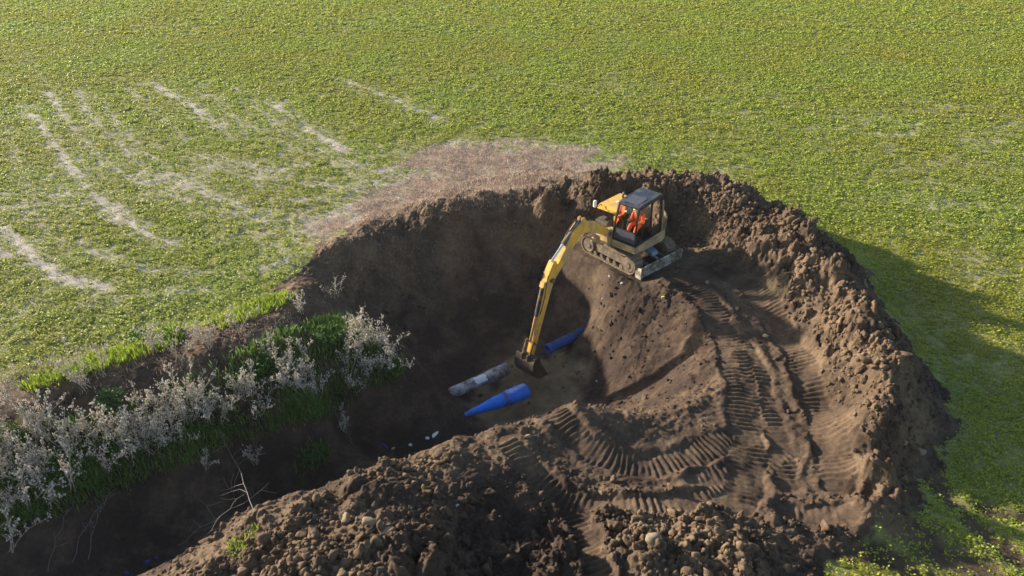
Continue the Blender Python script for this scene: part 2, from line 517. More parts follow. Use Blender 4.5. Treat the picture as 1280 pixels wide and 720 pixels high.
def plain(name, col, rough=.5, metal=0, var=.25, scale=6, dirt=None, dirt_amt=.45, bmp=0, spec=.5):
    m, nt, b = new_mat(name)
    tc = nt.nodes.new('ShaderNodeTexCoord'); v = tc.outputs['Object']
    n1 = noise(nt, scale, 5, .65, v)
    dark = tuple(c * (1 - var) for c in col); lite = tuple(min(1, c * (1 + var * .6)) for c in col)
    c = ramp(nt, n1, [(.3, dark), (.7, lite)])
    if dirt:
        n2 = noise(nt, scale * .55, 8, .72, v)
        f = ramp(nt, n2, [(.62 - dirt_amt * .35, (0, 0, 0)), (.72 - dirt_amt * .25, (1, 1, 1))])
        c = mixc(nt, f, c, dirt)
        r = nt.nodes.new('ShaderNodeMapRange'); nt.links.new(f, r.inputs[0]); r.inputs[3].default_value = rough; r.inputs[4].default_value = .9
        nt.links.new(r.outputs[0], b.inputs['Roughness'])
    else:
        b.inputs['Roughness'].default_value = rough
    nt.links.new(c, b.inputs['Base Color']); b.inputs['Metallic'].default_value = metal
    b.inputs['Specular IOR Level'].default_value = spec
    if bmp: bump(nt, b, noise(nt, scale * 4, 6, .7, v), .6, bmp)
    return m


def soil_colour(nt, v, dry):
    n1 = noise(nt, 1.1, 6, .62, v); n2 = noise(nt, 9, 8, .72, v); n3 = noise(nt, .35, 3, .5, v)
    wet = ramp(nt, n2, [(.25, (.019, .0135, .0115)), (.55, (.044, .031, .0245)), (.8, (.095, .065, .047))])
    dryc = ramp(nt, n2, [(.25, (.095, .063, .039)), (.5, (.175, .121, .076)), (.8, (.30, .225, .145))])
    f = math_(nt, 'ADD', math_(nt, 'SUBTRACT', dry, .12), math_(nt, 'MULTIPLY', math_(nt, 'SUBTRACT', n1, .5), 2.4))
    f = math_(nt, 'ADD', f, math_(nt, 'MULTIPLY', math_(nt, 'SUBTRACT', n3, .5), 1.3), True)
    c = mixc(nt, f, wet, dryc)
    red = mixc(nt, math_(nt, 'MULTIPLY', noise(nt, .8, 4, .6, v), .3), c, (.115, .068, .046))
    return red, n2


def leaf_mat(name, stops, trans=.35, rough=.55, patch=None):
    m, nt, b = new_mat(name)
    g = nt.nodes.new('ShaderNodeNewGeometry'); c = ramp(nt, g.outputs['Random Per Island'], stops)
    if patch:
        tc = nt.nodes.new('ShaderNodeTexCoord')
        f = ramp(nt, noise(nt, .16, 5, .6, tc.outputs['Object']), [(.35, (0, 0, 0)), (.65, (1, 1, 1))])
        m2 = nt.nodes.new('ShaderNodeMix'); m2.data_type = 'RGBA'; m2.blend_type = 'MULTIPLY'; m2.inputs[0].default_value = 1
        nt.links.new(c, m2.inputs[6]); nt.links.new(mixc(nt, f, patch[0], patch[1]), m2.inputs[7]); c = m2.outputs[2]
    nt.links.new(c, b.inputs['Base Color']); b.inputs['Roughness'].default_value = rough
    b.inputs['Specular IOR Level'].default_value = .25
    t = nt.nodes.new('ShaderNodeBsdfTranslucent'); nt.links.new(c, t.inputs['Color'])
    mx = nt.nodes.new('ShaderNodeMixShader'); mx.inputs[0].default_value = trans
    nt.links.new(b.outputs[0], mx.inputs[1]); nt.links.new(t.outputs[0], mx.inputs[2])
    nt.links.new(mx.outputs[0], nt.nodes['Material Output'].inputs['Surface'])
    return m


# ground
gm_, nt, b = new_mat('ground')
tc = nt.nodes.new('ShaderNodeTexCoord'); v = tc.outputs['Object']
sc_, n2 = soil_colour(nt, v, attr(nt, 'dry'))  # dry attribute also carries the painted shade and the lit rim
fieldn = noise(nt, 3.2, 8, .7, v)
fc = ramp(nt, fieldn, [(.35, (.22, .19, .10)), (.55, (.26, .27, .09)), (.75, (.31, .34, .10))])
pc = ramp(nt, noise(nt, 7, 8, .75, v), [(.3, (.33, .285, .22)), (.55, (.50, .45, .37)), (.8, (.64, .60, .53))])
stc = ramp(nt, noise(nt, 7, 8, .75, v), [(.3, (.26, .175, .12)), (.6, (.40, .30, .225)), (.8, (.50, .40, .33))])
pc = mixc(nt, attr(nt, 'straw'), pc, stc)
fc = mixc(nt, ramp(nt, attr(nt, 'pale'), [(.1, (0, 0, 0)), (.6, (1, 1, 1))]), fc, pc)
# far field, past the leaves: seen edge on it is all leaf
sep = nt.nodes.new('ShaderNodeSeparateXYZ'); nt.links.new(v, sep.inputs[0])
mr = nt.nodes.new('ShaderNodeMapRange'); nt.links.new(sep.outputs[1], mr.inputs[0]); mr.inputs[1].default_value = 60; mr.inputs[2].default_value = 95
fc = mixc(nt, mr.outputs[0], fc, (.42, .45, .11))
sc_ = mixc(nt, attr(nt, 'clay'), sc_, ramp(nt, noise(nt, 2.2, 7, .65, v), [(.3, (.15, .105, .06)), (.7, (.28, .205, .125))]))
col = mixc(nt, attr(nt, 'soil'), fc, sc_)
nt.links.new(col, b.inputs['Base Color']); b.inputs['Roughness'].default_value = .93; b.inputs['Specular IOR Level'].default_value = .15
bump(nt, b, noise(nt, 28, 8, .75, v), .9, .03)
GROUND = gm_
me = np_mesh('ground', co, fq); smooth(me)
for nme, G in (('soil', SOILM), ('dry', DRY_SHADING), ('pale', PALE), ('straw', STRAW), ('clay', CLAY)):
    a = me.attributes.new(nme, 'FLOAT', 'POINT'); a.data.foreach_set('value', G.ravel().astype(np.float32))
tag(link('ground', me, GROUND), kind='structure')

CLOD = []
for i, d_ in enumerate((.15, .5, .85)):
    m, nt, b = new_mat('clod_soil')
    tc = nt.nodes.new('ShaderNodeTexCoord'); g = nt.nodes.new('ShaderNodeNewGeometry')
    oi = nt.nodes.new('ShaderNodeObjectInfo')
    dd = math_(nt, 'ADD', d_ - .25, math_(nt, 'MULTIPLY', g.outputs['Random Per Island'], .3))
    dd = math_(nt, 'ADD', dd, math_(nt, 'MULTIPLY', oi.outputs['Random'], .3))
    c, n2 = soil_colour(nt, g.outputs['Position'], dd)
    nt.links.new(c, b.inputs['Base Color']); b.inputs['Roughness'].default_value = .95; b.inputs['Specular IOR Level'].default_value = .12
    bump(nt, b, noise(nt, 35, 8, .75, g.outputs['Position']), .9, .02)
    CLOD.append(m)

CROP = leaf_mat('crop_leaf', [(0, (.33, .39, .055)), (.35, (.41, .465, .07)), (.7, (.47, .52, .095)), (1, (.54, .56, .14))], .45, .55,
                ((1.04, .94, .85), (.97, 1.06, 1.0)))
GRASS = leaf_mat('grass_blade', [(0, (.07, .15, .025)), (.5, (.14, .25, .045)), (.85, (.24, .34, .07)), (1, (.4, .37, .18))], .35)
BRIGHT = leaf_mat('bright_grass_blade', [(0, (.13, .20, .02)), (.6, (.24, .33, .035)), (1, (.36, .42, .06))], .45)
LEAFY = leaf_mat('weed_leaf', [(0, (.03, .085, .012)), (.6, (.06, .16, .025)), (1, (.12, .25, .04))], .35)
STRAWM = leaf_mat('dead_straw', [(0, (.30, .19, .13)), (.5, (.50, .38, .29)), (1, (.68, .58, .48))], .2, .8)
STALK = plain('dead_stalk', (.5, .42, .31), .85, var=.4, scale=14)
HEADS = leaf_mat('woolly_seed_head', [(0, (.50, .43, .33)), (.4, (.70, .63, .52)), (.8, (.84, .79, .70)), (1, (.9, .87, .80))], .35, .9)
TWIG = plain('dead_twig', (.20, .17, .16), .85, var=.4, scale=14)

# ------------------------------------------------------------------ leaves, blades
UPV = np.array([0, 0, 1.0])


def leaf_quads(bx, by, bz, az, tilt, L, W, curl=.25):
    """one folded leaf per entry: base, side, tip, side"""
    ca, sa = np.cos(az), np.sin(az); ct, st = np.cos(tilt), np.sin(tilt)
    d = np.stack([ca * ct, sa * ct, st], -1); s = np.stack([-sa, ca, np.zeros_like(sa)], -1)
    b = np.stack([bx, by, bz], -1)
    m = b + d * (L * .55)[:, None]
    t = b + d * L[:, None]; t[:, 2] -= L * curl
    l = m + s * (W / 2)[:, None]; r = m - s * (W / 2)[:, None]
    l[:, 2] += W * .12; r[:, 2] += W * .12
    v = np.stack([b, l, t, r], 1).reshape(-1, 3)
    f = np.arange(len(v)).reshape(-1, 4)
    return v, f


def scatter(n, x0, x1, y0, y1):
    return rng.uniform(x0, x1, n), rng.uniform(y0, y1, n)


def crop_zone(y0, y1, dens, nl, L, W):
    hw = 0.72 * (y1 * .85 + 7.4) + 4
    n = int(dens * (y1 - y0) * hw * 2)
    x, y = scatter(n, -hw, hw, y0, y1)
    k = np.abs(x) < 0.69 * (y * .85 + 7.4) + 3.5
    x = x[k]; y = y[k]
    s = samp(SOIL, x, y); p = samp(PALE, x, y); md = samp(MUDP, x, y)
    st_ = samp(STRAW, x, y)
    dn = np.clip(.92 + .8 * fbm(x * 1.6, y * 2.2, 300, 4) + .35 * fbm(x * .17, y * .25, 310, 3), .12, 1) * (1 - np.clip(p * 1.25, 0, .97)) * (1 - .28 * np.clip((4 - x) / 10, 0, 1) * (.5 + .5 * np.sin((y + .12 * x + .5 * fbm(x * .25, y * .25, 320, 2)) * 2 * PI / .42))) * (1 - np.clip(md * .85, 0, 1)) * (1 - np.clip(st_ * 1.2, 0, .95))
    nearr = seg_dist(x, y, PW, True)[0]
    k = (s < .5) & (rng.random(len(x)) < dn) & ((nearr > .12) | (x < 4) | (rng.random(len(x)) < .4))
    x = x[k]; y = y[k]; n = len(x)
    sz = rng.uniform(.55, 1.25, n) * (1 - .4 * samp(PALE, x, y))
    x = np.repeat(x, nl); y = np.repeat(y, nl); sz = np.repeat(sz, nl)
    m = len(x)
    az = rng.uniform(0, 2 * PI, m); tilt = rng.uniform(.0, 1.0, m)
    ox = rng.normal(0, .045, m) * sz; oy = rng.normal(0, .045, m) * sz
    z = ground_z(x, y) + rng.uniform(-.01, .05, m)
    return leaf_quads(x + ox, y + oy, z, az, tilt, L * sz * rng.uniform(.7, 1.3, m), W * sz * rng.uniform(.7, 1.3, m))


vs = []; fs = []; off = 0
for a in [(7.5, 17, 210, 6, .075, .045), (17, 26, 170, 6, .08, .05), (26, 38, 120, 5, .095, .065), (38, 58, 80, 4, .12, .09), (58, 96, 36, 4, .17, .13)]:
    v_, f_ = crop_zone(*a); vs.append(v_); fs.append(f_ + off); off += len(v_)
tag(link('crop', np_mesh('crop', np.concatenate(vs), np.concatenate(fs)), CROP), 'low yellow-green crop leaves covering the field around the pit', 'crop', kind='stuff')
print('crop leaves', off // 4)


def blades(x, y, hgt, wid, lean=.5, nl=1, zoff=0):
    m = len(x); az = rng.uniform(0, 2 * PI, m)
    return leaf_quads(x, y, ground_z(x, y) - .02 + zoff, az, rng.uniform(PI / 2 - lean, PI / 2 - .05, m), hgt, wid, .12)


def to_px(x, y, z):
    d = np.stack([x, y, z], -1) - CAM; zc = d @ FW
    return 640 + F * (d @ RT) / zc, 360 - F * (d @ UP) / zc


def poly_scatter(poly, dens, zz):
    """points on the ground seen inside a picture polygon"""
    W = np.array([at(a, b, q)[:2] for a, b in poly for q in (zz * S - .8, zz * S + .8)])
    x0, y0 = W.min(0); x1, y1 = W.max(0)
    n = int(dens * (x1 - x0) * (y1 - y0)); x, y = scatter(n, x0, x1, y0, y1)
    a, b = to_px(x, y, ground_z(x, y))
    k = in_poly(a, b, poly)
    return x[k], y[k]


# green undergrowth on the ditch bank
vs = []; fs = []; off = 0
for poly, dens, zz, h, w in [([(-200, 600), (0, 535), (150, 515), (250, 470), (330, 425), (400, 400), (440, 395), (505, 450), (503, 474), (400, 522), (250, 574), (120, 622), (0, 668), (-200, 755)], 230, -.6, .30, .028),
                             ([(375, 560), (405, 550), (415, 575), (390, 598), (370, 590)], 90, -2.0, .35, .03),
                             ([(-200, 660), (0, 610), (250, 535), (400, 490), (505, 450), (508, 472), (400, 524), (250, 577), (120, 628), (0, 676), (-200, 765)], 300, -1.05, .34, .026)]:
    x, y = poly_scatter(poly, dens, zz)
    cl = fbm(x * .8, y * .8, 400, 3)
    k = rng.random(len(x)) < np.clip(.65 + 1.5 * cl, .12, 1); x = x[k]; y = y[k]
    x = np.repeat(x, 3) + rng.normal(0, .05, len(x) * 3); y = np.repeat(y, 3) + rng.normal(0, .05, len(y) * 3)
    v_, f_ = blades(x, y, h * rng.uniform(.5, 1.4, len(x)), w * rng.uniform(.7, 1.5, len(x)), .7)
    vs.append(v_); fs.append(f_ + off); off += len(v_)
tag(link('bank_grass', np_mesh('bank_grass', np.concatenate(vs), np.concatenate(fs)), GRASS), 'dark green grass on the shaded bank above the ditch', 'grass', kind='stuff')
vs = []; fs = []; off = 0
for poly, dens, zz, h, w in [([(20, 485), (120, 445), (200, 425), (225, 432), (150, 458), (40, 492)], 180, .1, .26, .03), ([(170, 428), (225, 410), (225, 425), (180, 440)], 220, .2, .30, .04),
                             ([(260, 405), (345, 368), (375, 372), (330, 395), (280, 412)], 150, .1, .24, .03), ([(278, 690), (312, 655), (325, 660), (300, 700)], 160, .35, .15, .02),
                             ([(0, 620), (90, 585), (110, 600), (30, 650)], 50, -1.0, .3, .03)]:
    x, y = poly_scatter(poly, dens, zz)
    x = np.repeat(x, 3) + rng.normal(0, .05, len(x) * 3); y = np.repeat(y, 3) + rng.normal(0, .05, len(y) * 3)
    v_, f_ = blades(x, y, h * rng.uniform(.5, 1.4, len(x)), w * rng.uniform(.7, 1.5, len(x)), .6)
    vs.append(v_); fs.append(f_ + off); off += len(v_)
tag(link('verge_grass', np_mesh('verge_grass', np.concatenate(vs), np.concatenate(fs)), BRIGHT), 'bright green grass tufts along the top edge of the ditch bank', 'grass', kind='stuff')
# dead straw behind the pit rim and on the wheel lines
x, y = poly_scatter([(a + (a - 580) * .12, b + (b - 240) * .25) for a, b in STR], 110, .1); k = rng.random(len(x)) < samp(STRAW, x, y); x = x[k]; y = y[k]
x2, y2 = poly_scatter([(0, 465), (170, 430), (350, 380), (380, 372), (300, 405), (150, 448), (0, 480)], 60, .1)
x5, y5 = poly_scatter([(0, 465), (150, 438), (340, 385), (380, 400), (300, 440), (150, 490), (0, 515)], 26, .1)
x3, y3 = poly_scatter([(570, 252), (620, 225), (690, 212), (720, 222), (670, 245), (600, 262)], 200, .3)
x4, y4 = scatter(26000, -24, 4, 18, 40)
k = rng.random(len(x4)) < samp(PALE, x4, y4) * .8; x4 = x4[k]; y4 = y4[k]
x = np.concatenate([x, x2, x3, x4, x5]); y = np.concatenate([y, y2, y3, y4, y5])
x = np.repeat(x, 3) + rng.normal(0, .06, len(x) * 3); y = np.repeat(y, 3) + rng.normal(0, .06, len(y) * 3)
v_, f_ = blades(x, y, rng.uniform(.08, .26, len(x)), rng.uniform(.008, .02, len(x)), 1.35)
tag(link('dead_straw', np_mesh('dead_straw', v_, f_), STRAWM), 'pale dead straw lying along the pit rim and wheel lines', 'straw', kind='stuff')


# ------------------------------------------------------------------ mesh helpers
def icos(level):
    bm = bmesh.new(); bmesh.ops.create_icosphere(bm, subdivisions=level, radius=1)
    v = np.array([q.co[:] for q in bm.verts]); f = np.array([[q.index for q in p.verts] for p in bm.faces]); bm.free()
    return v, f


IC1 = icos(1); IC2 = icos(2); IC3 = icos(3)


def lumpy(seed, ic=IC3, amp=.6, flat=.8):
    v, f = ic; r = np.random.default_rng(seed); v = v.copy()
    d = np.zeros(len(v))
    for o in range(4):
        for _ in range(3):
            k = r.normal(size=3) * (1.6 * 1.9 ** o); ph = r.uniform(0, 6.28)
            d += np.sin(v @ k + ph) * amp / (1.75 ** o) * .5
    for _ in range(12):     # broken flat faces
        nrm = r.normal(size=3); nrm /= np.linalg.norm(nrm); cut = r.uniform(.42, .8)
        p = (v * (1 + d)[:, None]) @ nrm; d = np.where(p > cut, d - (p - cut) * .95, d)
    v = v * (1 + d)[:, None] * np.array([r.uniform(.8, 1.25), r.uniform(.8, 1.1), flat])
    return v, f


class Acc:
    def __init__(s): s.v = []; s.f = []; s.n = 0
    def add(s, v, f): s.v.append(v); s.f.append(np.asarray(f) + s.n); s.n += len(v)
    def mesh(s, name, sm=True):
        me = np_mesh(name, np.concatenate(s.v), np.concatenate(s.f))
        if sm: smooth(me)
        return me


def rotm(rr):
    a, b, c = rr
    return np.array(Matrix.Rotation(a, 3, 'Z') @ Matrix.Rotation(b, 3, 'X') @ Matrix.Rotation(c, 3, 'Z'))


# ------------------------------------------------------------------ clods
lum2 = [lumpy(100 + i, IC2) for i in range(10)]
lum1 = [lumpy(140 + i, IC2, .45) for i in range(10)]
clod_mesh = []
for j in range(3):
    for i in range(8):
        v_, f_ = lumpy(60 + i + 10 * j); me = np_mesh('earth_clod', v_, f_); me.materials.append(CLOD[j]); clod_mesh.append(me)
n = 230000
x, y = scatter(n, -13, 13, 9.4, 29)
ro = samp(ROUGH, x, y) * samp(SOIL, x, y)
cm = np.clip(.6 + 1.3 * fbm(x * .9, y * .9, 14, 3), 0.05, 1.2)
k = rng.random(n) < np.clip(ro - .02, 0, 1) ** 1.3 * .75 * cm + .004 * (samp(SOIL, x, y) > .5)
x = x[k]; y = y[k]; ro = ro[k]
size = np.exp(rng.normal(-3.5, .62, len(x))) * (.62 + 1.0 * ro)
size = np.clip(size, .016, .17)
# only what stands in the picture, largest first
dd = np.stack([x, y, ground_z(x, y)], 1) - CAM
zc = dd @ FW; px = 640 + F * (dd @ RT) / zc; py = 360 - F * (dd @ UP) / zc
inv = (px > 5) & (px < 1275) & (py > 5) & (py < 715)
order = np.argsort(-(size / zc) * inv)
big = order[:285]; small = order[285:]
print('clods', len(x), 'big sizes', size[big].min(), size[big].max())
dryc = samp(DRY_SHADING, x, y)
for i in big:
    j = 0 if dryc[i] < .38 else (1 if dryc[i] < .62 else 2)
    me = clod_mesh[j * 8 + random.randrange(8)]
    o = link('earth_clod', me); s = size[i]
    o.location = (x[i], y[i], ground_z(x[i], y[i]) + s * .25); o.scale = (s, s, s)
    o.rotation_euler = (random.uniform(-3, 3), random.uniform(-1.2, 1.2), random.uniform(0, 6.28)); o.scale = (s * random.uniform(.8, 1.4), s, s * random.uniform(.7, 1.1))
    if px[i] > 850 and py[i] < 620:
        tag(o, 'rough brown earth clod on the long spoil ridge right of the pit', 'clod', 'clods on the long spoil ridge')
    elif px[i] < 660:
        tag(o, 'rough brown earth clod on the near left spoil heap beside the ditch', 'clod', 'clods on the near left heap')
    else:
        tag(o, 'rough brown earth clod on the churned ground around the wheel ruts', 'clod', 'clods on the churned ground')
for j in range(3):
    acc = Acc()
    sel = small[(dryc[small] < .38) if j == 0 else ((dryc[small] >= .38) & (dryc[small] < .62) if j == 1 else dryc[small] >= .62)]
    for i in sel:
        lv, lf = (lum2 if size[i] > .05 else lum1)[i % 10]
        Rm = rotm(rng.uniform(-1, 1, 3) * [3.14, 1.5, 3.14])
        acc.add(lv @ Rm.T * size[i] + np.array([x[i], y[i], ground_z(x[i], y[i]) + size[i] * .2]), lf)
    tag(link('small_clods', acc.mesh('small_clods', False), CLOD[j]), ['small damp dark earth crumbs strewn over pit walls and hollows', 'small brown earth crumbs strewn over the churned ground', 'small dry tan earth crumbs strewn over the spoil heaps'][j], 'soil crumbs', kind='stuff')

# stones that stand out
PALE_STONE = plain('pale_stone', (.27, .205, .13), .85, var=.3, scale=9, dirt=(.2, .14, .09), dirt_amt=.3, bmp=.02)
YEL_STONE = plain('yellow_stone', (.55, .40, .16), .85, var=.25, scale=9, bmp=.01)
WHITE_STONE = plain('white_stone', (.66, .62, .58), .8, var=.2, scale=9, bmp=.01)
for (a, b, r, mm, lab) in [
    (957, 419, .10, YEL_STONE, 'yellowish stone between the two track ruts right of the pit'),
    (1152, 565, .15, PALE_STONE, 'pale rounded boulder at the outer foot of the spoil ridge by the green field'),
    (1131, 553, .09, PALE_STONE, 'small pale stone in the shade at the outer foot of the spoil ridge'),
    (433, 649, .16, PALE_STONE, 'grey-tan stone leftmost of the three on the near left heap'),
    (461, 654, .19, PALE_STONE, 'large cream stone in the middle of three on the near left heap'),
    (486, 664, .17, PALE_STONE, 'light brown stone rightmost of the three on the near left heap'),
    (571, 631, .06, WHITE_STONE, 'small white pebble on the dark slope of the near left heap'),
    (815, 676, .22, PALE_STONE, 'large orange-tan boulder at the bottom of the picture below the curved ruts'),
    (831, 661, .12, PALE_STONE, 'egg-shaped tan stone just behind the large orange-tan boulder'),
    (884, 353, .11, PALE_STONE, 'flat pale stone on the churned ground right of the excavator blade'),
    (762, 344, .06, WHITE_STONE, 'white pebble below the near track of the excavator'),
    (777, 353, .07, WHITE_STONE, 'white pebble on the pit edge below the excavator blade'),
    (753, 372, .05, WHITE_STONE, 'white pebble high on the bare pit wall'),
    (746, 475, .05, WHITE_STONE, 'white pebble on the dark slope right of the muddy pool'),
    (680, 339, .05, WHITE_STONE, 'white pebble on the pit wall left of the excavator stick'),
    (829, 371, .09, YEL_STONE, 'ochre stone on the pit edge right of the blade'),
    (912, 312, .10, YEL_STONE, 'orange-tan stone on the dark soil far behind the blade'),
    (1238, 662, .09, PALE_STONE, 'pale stone at the end of the bare wheel rut'),
    (560, 640, .10, PALE_STONE, 'dull tan stone on the shaded crest of the near left heap'),
    (660, 545, .09, PALE_STONE, 'pale stone on the near rim of the pit above the left rut')]:
    v_, f_ = lumpy(int(a * 7 + b), IC3, .2, .8)
    me = np_mesh('stone', v_, f_); smooth(me)
    o = link('stone', me, mm); p = hit(a, b + 2); o.location = p + Vector((0, 0, r * .4)); o.scale = (r, r, r)
    tag(o, lab, 'stone')


# ------------------------------------------------------------------ dry weeds
def tube(acc, pts, r0, r1, seg=5):
    pts = [np.array(p, float) for p in pts]; n = len(pts); vv = []
    for i, p in enumerate(pts):
        d = pts[min(i + 1, n - 1)] - pts[max(i - 1, 0)]; d /= np.linalg.norm(d) + 1e-9
        a = np.cross(d, [0.31, .95, .1]); a /= np.linalg.norm(a); b_ = np.cross(d, a)
        r = r0 + (r1 - r0) * i / (n - 1)
        for k in range(seg):
            t = 2 * PI * k / seg; vv.append(p + r * (math.cos(t) * a + math.sin(t) * b_))
    ff = []
    for i in range(n - 1):
        for k in range(seg):
            k2 = (k + 1) % seg; ff.append((i * seg + k, i * seg + k2, (i + 1) * seg + k2, (i + 1) * seg + k))
    acc.add(np.array(vv), np.array(ff))


def grow(r, base, d, L, bend, steps=5):
    pts = [np.array(base, float)]; d = np.array(d, float)
    for _ in range(steps):
        d = d + r.normal(size=3) * bend; d[2] += -.02; d /= np.linalg.norm(d)
        pts.append(pts[-1] + d * L / steps)
    return pts


def weed_mesh(seed, height, stems, headsize, nheads, spread=.3):
    r = np.random.default_rng(seed); st = Acc(); hd = Acc()

    def head(p, s):
        v_, f_ = lumpy(int(r.integers(1e6)), IC1, .4, 1.0)
        hd.add(v_ * s * np.array([1, 1, 1.9]) @ rotm(r.uniform(-1, 1, 3)).T + p, f_)
    for i in range(stems):
        d = np.array([r.normal() * spread, r.normal() * spread, 1.0])
        main = grow(r, r.normal(size=3) * [.07, .07, 0], d, height * r.uniform(.7, 1.15), .14, 6)
        tube(st, main, .012, .005)
        for k in range(2, 7):
            p = main[k]
            for _ in range(2):
                d2 = r.normal(size=3) * .6 + [0, 0, 1.0]
                br = grow(r, p, d2, height * r.uniform(.12, .36) * (1.25 - k / 8), .18, 3)
                tube(st, br, .006, .0035, 4)
                for q in br[1:]:
                    for _ in range(nheads):
                        head(q + r.normal(size=3) * .022, headsize * r.uniform(.55, 1.25))
        for _ in range(3): head(main[-1] + r.normal(size=3) * .03, headsize * r.uniform(.8, 1.4))
    return st.mesh('stalk'), hd.mesh('foliage', False)


def make_weed(seed, *a):
    root = bpy.data.objects.new('dry_weed', None); C.objects.link(root)
    s, h = weed_mesh(seed, *a)
    link('stalk', s, STALK, root); link('foliage', h, HEADS, root)  # mesh h holds only woolly seed heads, no leaves
    return root


def dup(root, loc, rz, sc):
    r = root.copy(); C.objects.link(r); r.location = loc; r.rotation_euler = (random.uniform(-.12, .12), random.uniform(-.12, .12), rz); r.scale = (sc,) * 3
    for ch in root.children:
        c = ch.copy(); C.objects.link(c); c.parent = r
    return r


protos = [make_weed(900 + i, random.uniform(1.0, 1.35), 4, .021, 1) for i in range(7)]
used = set()
WEEDP = [([(-60, 490), (20, 492), (70, 530), (130, 530), (190, 545), (200, 570), (130, 600), (40, 630), (-60, 650)], 46, -.8, 'dry woolly-headed weed in the dense pale stand at the left edge of the bank', 'dense pale weeds at the left edge of the bank'),
         ([(140, 515), (200, 492), (290, 470), (340, 470), (330, 520), (250, 545), (190, 560)], 24, -.8, 'dry woolly-headed weed on the middle of the grassy ditch bank', 'dry weeds on the middle of the ditch bank'),
         ([(340, 450), (400, 420), (440, 415), (460, 470), (400, 500), (345, 500)], 12, -.8, 'dry woolly-headed weed near the right part of the grassy ditch bank', 'dry weeds on the right part of the ditch bank'),
         ([(430, 420), (490, 412), (500, 455), (470, 475), (430, 465)], 10, -1.0, 'tall dry weed at the tip of the bank above the pit', 'tall dry weeds at the tip of the bank'),
         ([(-60, 520), (60, 560), (250, 500), (420, 450), (480, 455), (470, 480), (330, 530), (200, 590), (40, 650), (-60, 670)], 20, -.8, 'dry pale weed scattered in the grass along the lower edge of the bank', 'scattered weeds on the lower edge of the bank'),
         ([(20, 470), (160, 440), (330, 390), (350, 400), (250, 440), (100, 480)], 7, -.1, 'thin dry weed on the bare brown berm at the top of the bank', 'thin weeds on the bare berm')]
for poly, cnt, zz, lab, grp in WEEDP:
    cx_, cy_ = poly_scatter([(a, b + 8) for a, b in poly], 40, zz); k = 0
    while k < min(cnt, len(cx_)):
        x_, y_ = float(cx_[k]), float(cy_[k])
        i = random.randrange(7); loc = (x_, y_, float(ground_z(x_, y_)) - .02); sc = random.uniform(.7, 1.2)
        if i not in used:
            used.add(i); r = protos[i]; r.location = loc; r.scale = (sc,) * 3
        else:
            r = dup(protos[i], loc, random.uniform(0, 6.28), sc)
        tag(r, lab, 'weed', grp); k += 1
for (a, b, sc, lab) in [(300, 415, .95, 'pale bushy dry weed at the field edge above the brown berm'), (378, 392, .9, 'thin branching dry weed at the left corner of the pit'),
                        (246, 428, .75, 'greyish dry weed alone on the brown berm'), (610, 232, .8, 'dry weed standing on the far rim behind the pit'),
                        (640, 226, .9, 'pale dry weed rightmost on the far rim behind the pit'), (15, 690, 1.1, 'dry weed at the lower left corner leaning over the ditch'),
                        (320, 580, .8, 'woolly grey weed low on the ditch wall below the grass'), (258, 588, .6, 'small grey weed hanging on the ditch wall'),
                        (430, 540, .8, 'grey bare-branched weed on the ditch wall under the tip of the bank'), (420, 372, .7, 'dry weed leaning into the pit at the top of the left wall')]:
    p = hit(a, b); r = dup(protos[random.randrange(7)], p, random.uniform(0, 6.28), sc); tag(r, lab, 'weed')


# bare twigs in the ditch
def twig(name, pxs, lab, seed, lift=.5):
    r = np.random.default_rng(seed); acc = Acc()
    p0 = hit(*pxs[0]); p1 = hit(*pxs[1]); o0 = np.array(p0)
    d = np.array(p1) - o0; L = np.linalg.norm(d)
    main = [np.zeros(3)]
    for i in range(1, 8):
        t = i / 7; main.append(d * t + np.array([0, 0, lift * math.sin(PI * t * .6)]) + r.normal(size=3) * .03)
    tube(acc, main, .010, .004)
    for k in range(2, 8):
        br = grow(r, main[k], d / L + r.normal(size=3) * .8 + [0, 0, .3], L * r.uniform(.12, .3), .2, 3); tube(acc, br, .008, .003, 4)
        br2 = grow(r, br[2], r.normal(size=3) + [0, 0, .3], L * .1, .2, 2); tube(acc, br2, .005, .003, 4)
    o = link(name, acc.mesh(name), TWIG); o.location = p0; tag(o, lab, 'twig')


twig('bare_twig', [(110, 700), (140, 640)], 'bare dead twig at the lower left of the ditch', 1)
twig('bare_twig', [(90, 705), (145, 645)], 'long dead twig slanting across the lower left ditch wall', 2, .7)
twig('bare_twig', [(222, 682), (305, 640)], 'long dead branch lying across the ditch beside the near heap', 3, .3)
twig('bare_twig', [(318, 640), (298, 590)], 'thin upright twig at the ditch bottom near the heap tip', 4, .5)
twig('bare_twig', [(60, 715), (100, 650)], 'forked dead twig in the lower left corner', 5, .6)
twig('bare_twig', [(440, 555), (415, 520)], 'thin dead twig on the ditch wall under the bank tip', 6, .4)


# leafy green weeds
def leafy(seed, n_=260, rad=.4, h=.55, L=.1):
    r = np.random.default_rng(seed); st = Acc(); vs = []; fs = []
    az = r.uniform(0, 6.28, n_); rr = rad * np.sqrt(r.random(n_)); zz = r.random(n_) * h * (1 - .5 * (rr / rad) ** 2)
    v_, f_ = leaf_quads(rr * np.cos(az), rr * np.sin(az), zz, az + r.normal(0, .7, n_), r.uniform(-.3, .9, n_), L * r.uniform(.6, 1.4, n_), L * .6 * r.uniform(.6, 1.4, n_))
    for k in range(9):
        a = r.uniform(0, 6.28); q = rad * .7 * r.random()
        tube(st, [(0, 0, -.05), (q * .5 * math.cos(a), q * .5 * math.sin(a), h * .4), (q * math.cos(a), q * math.sin(a), h * .85)], .012, .005)
    return v_, f_, st


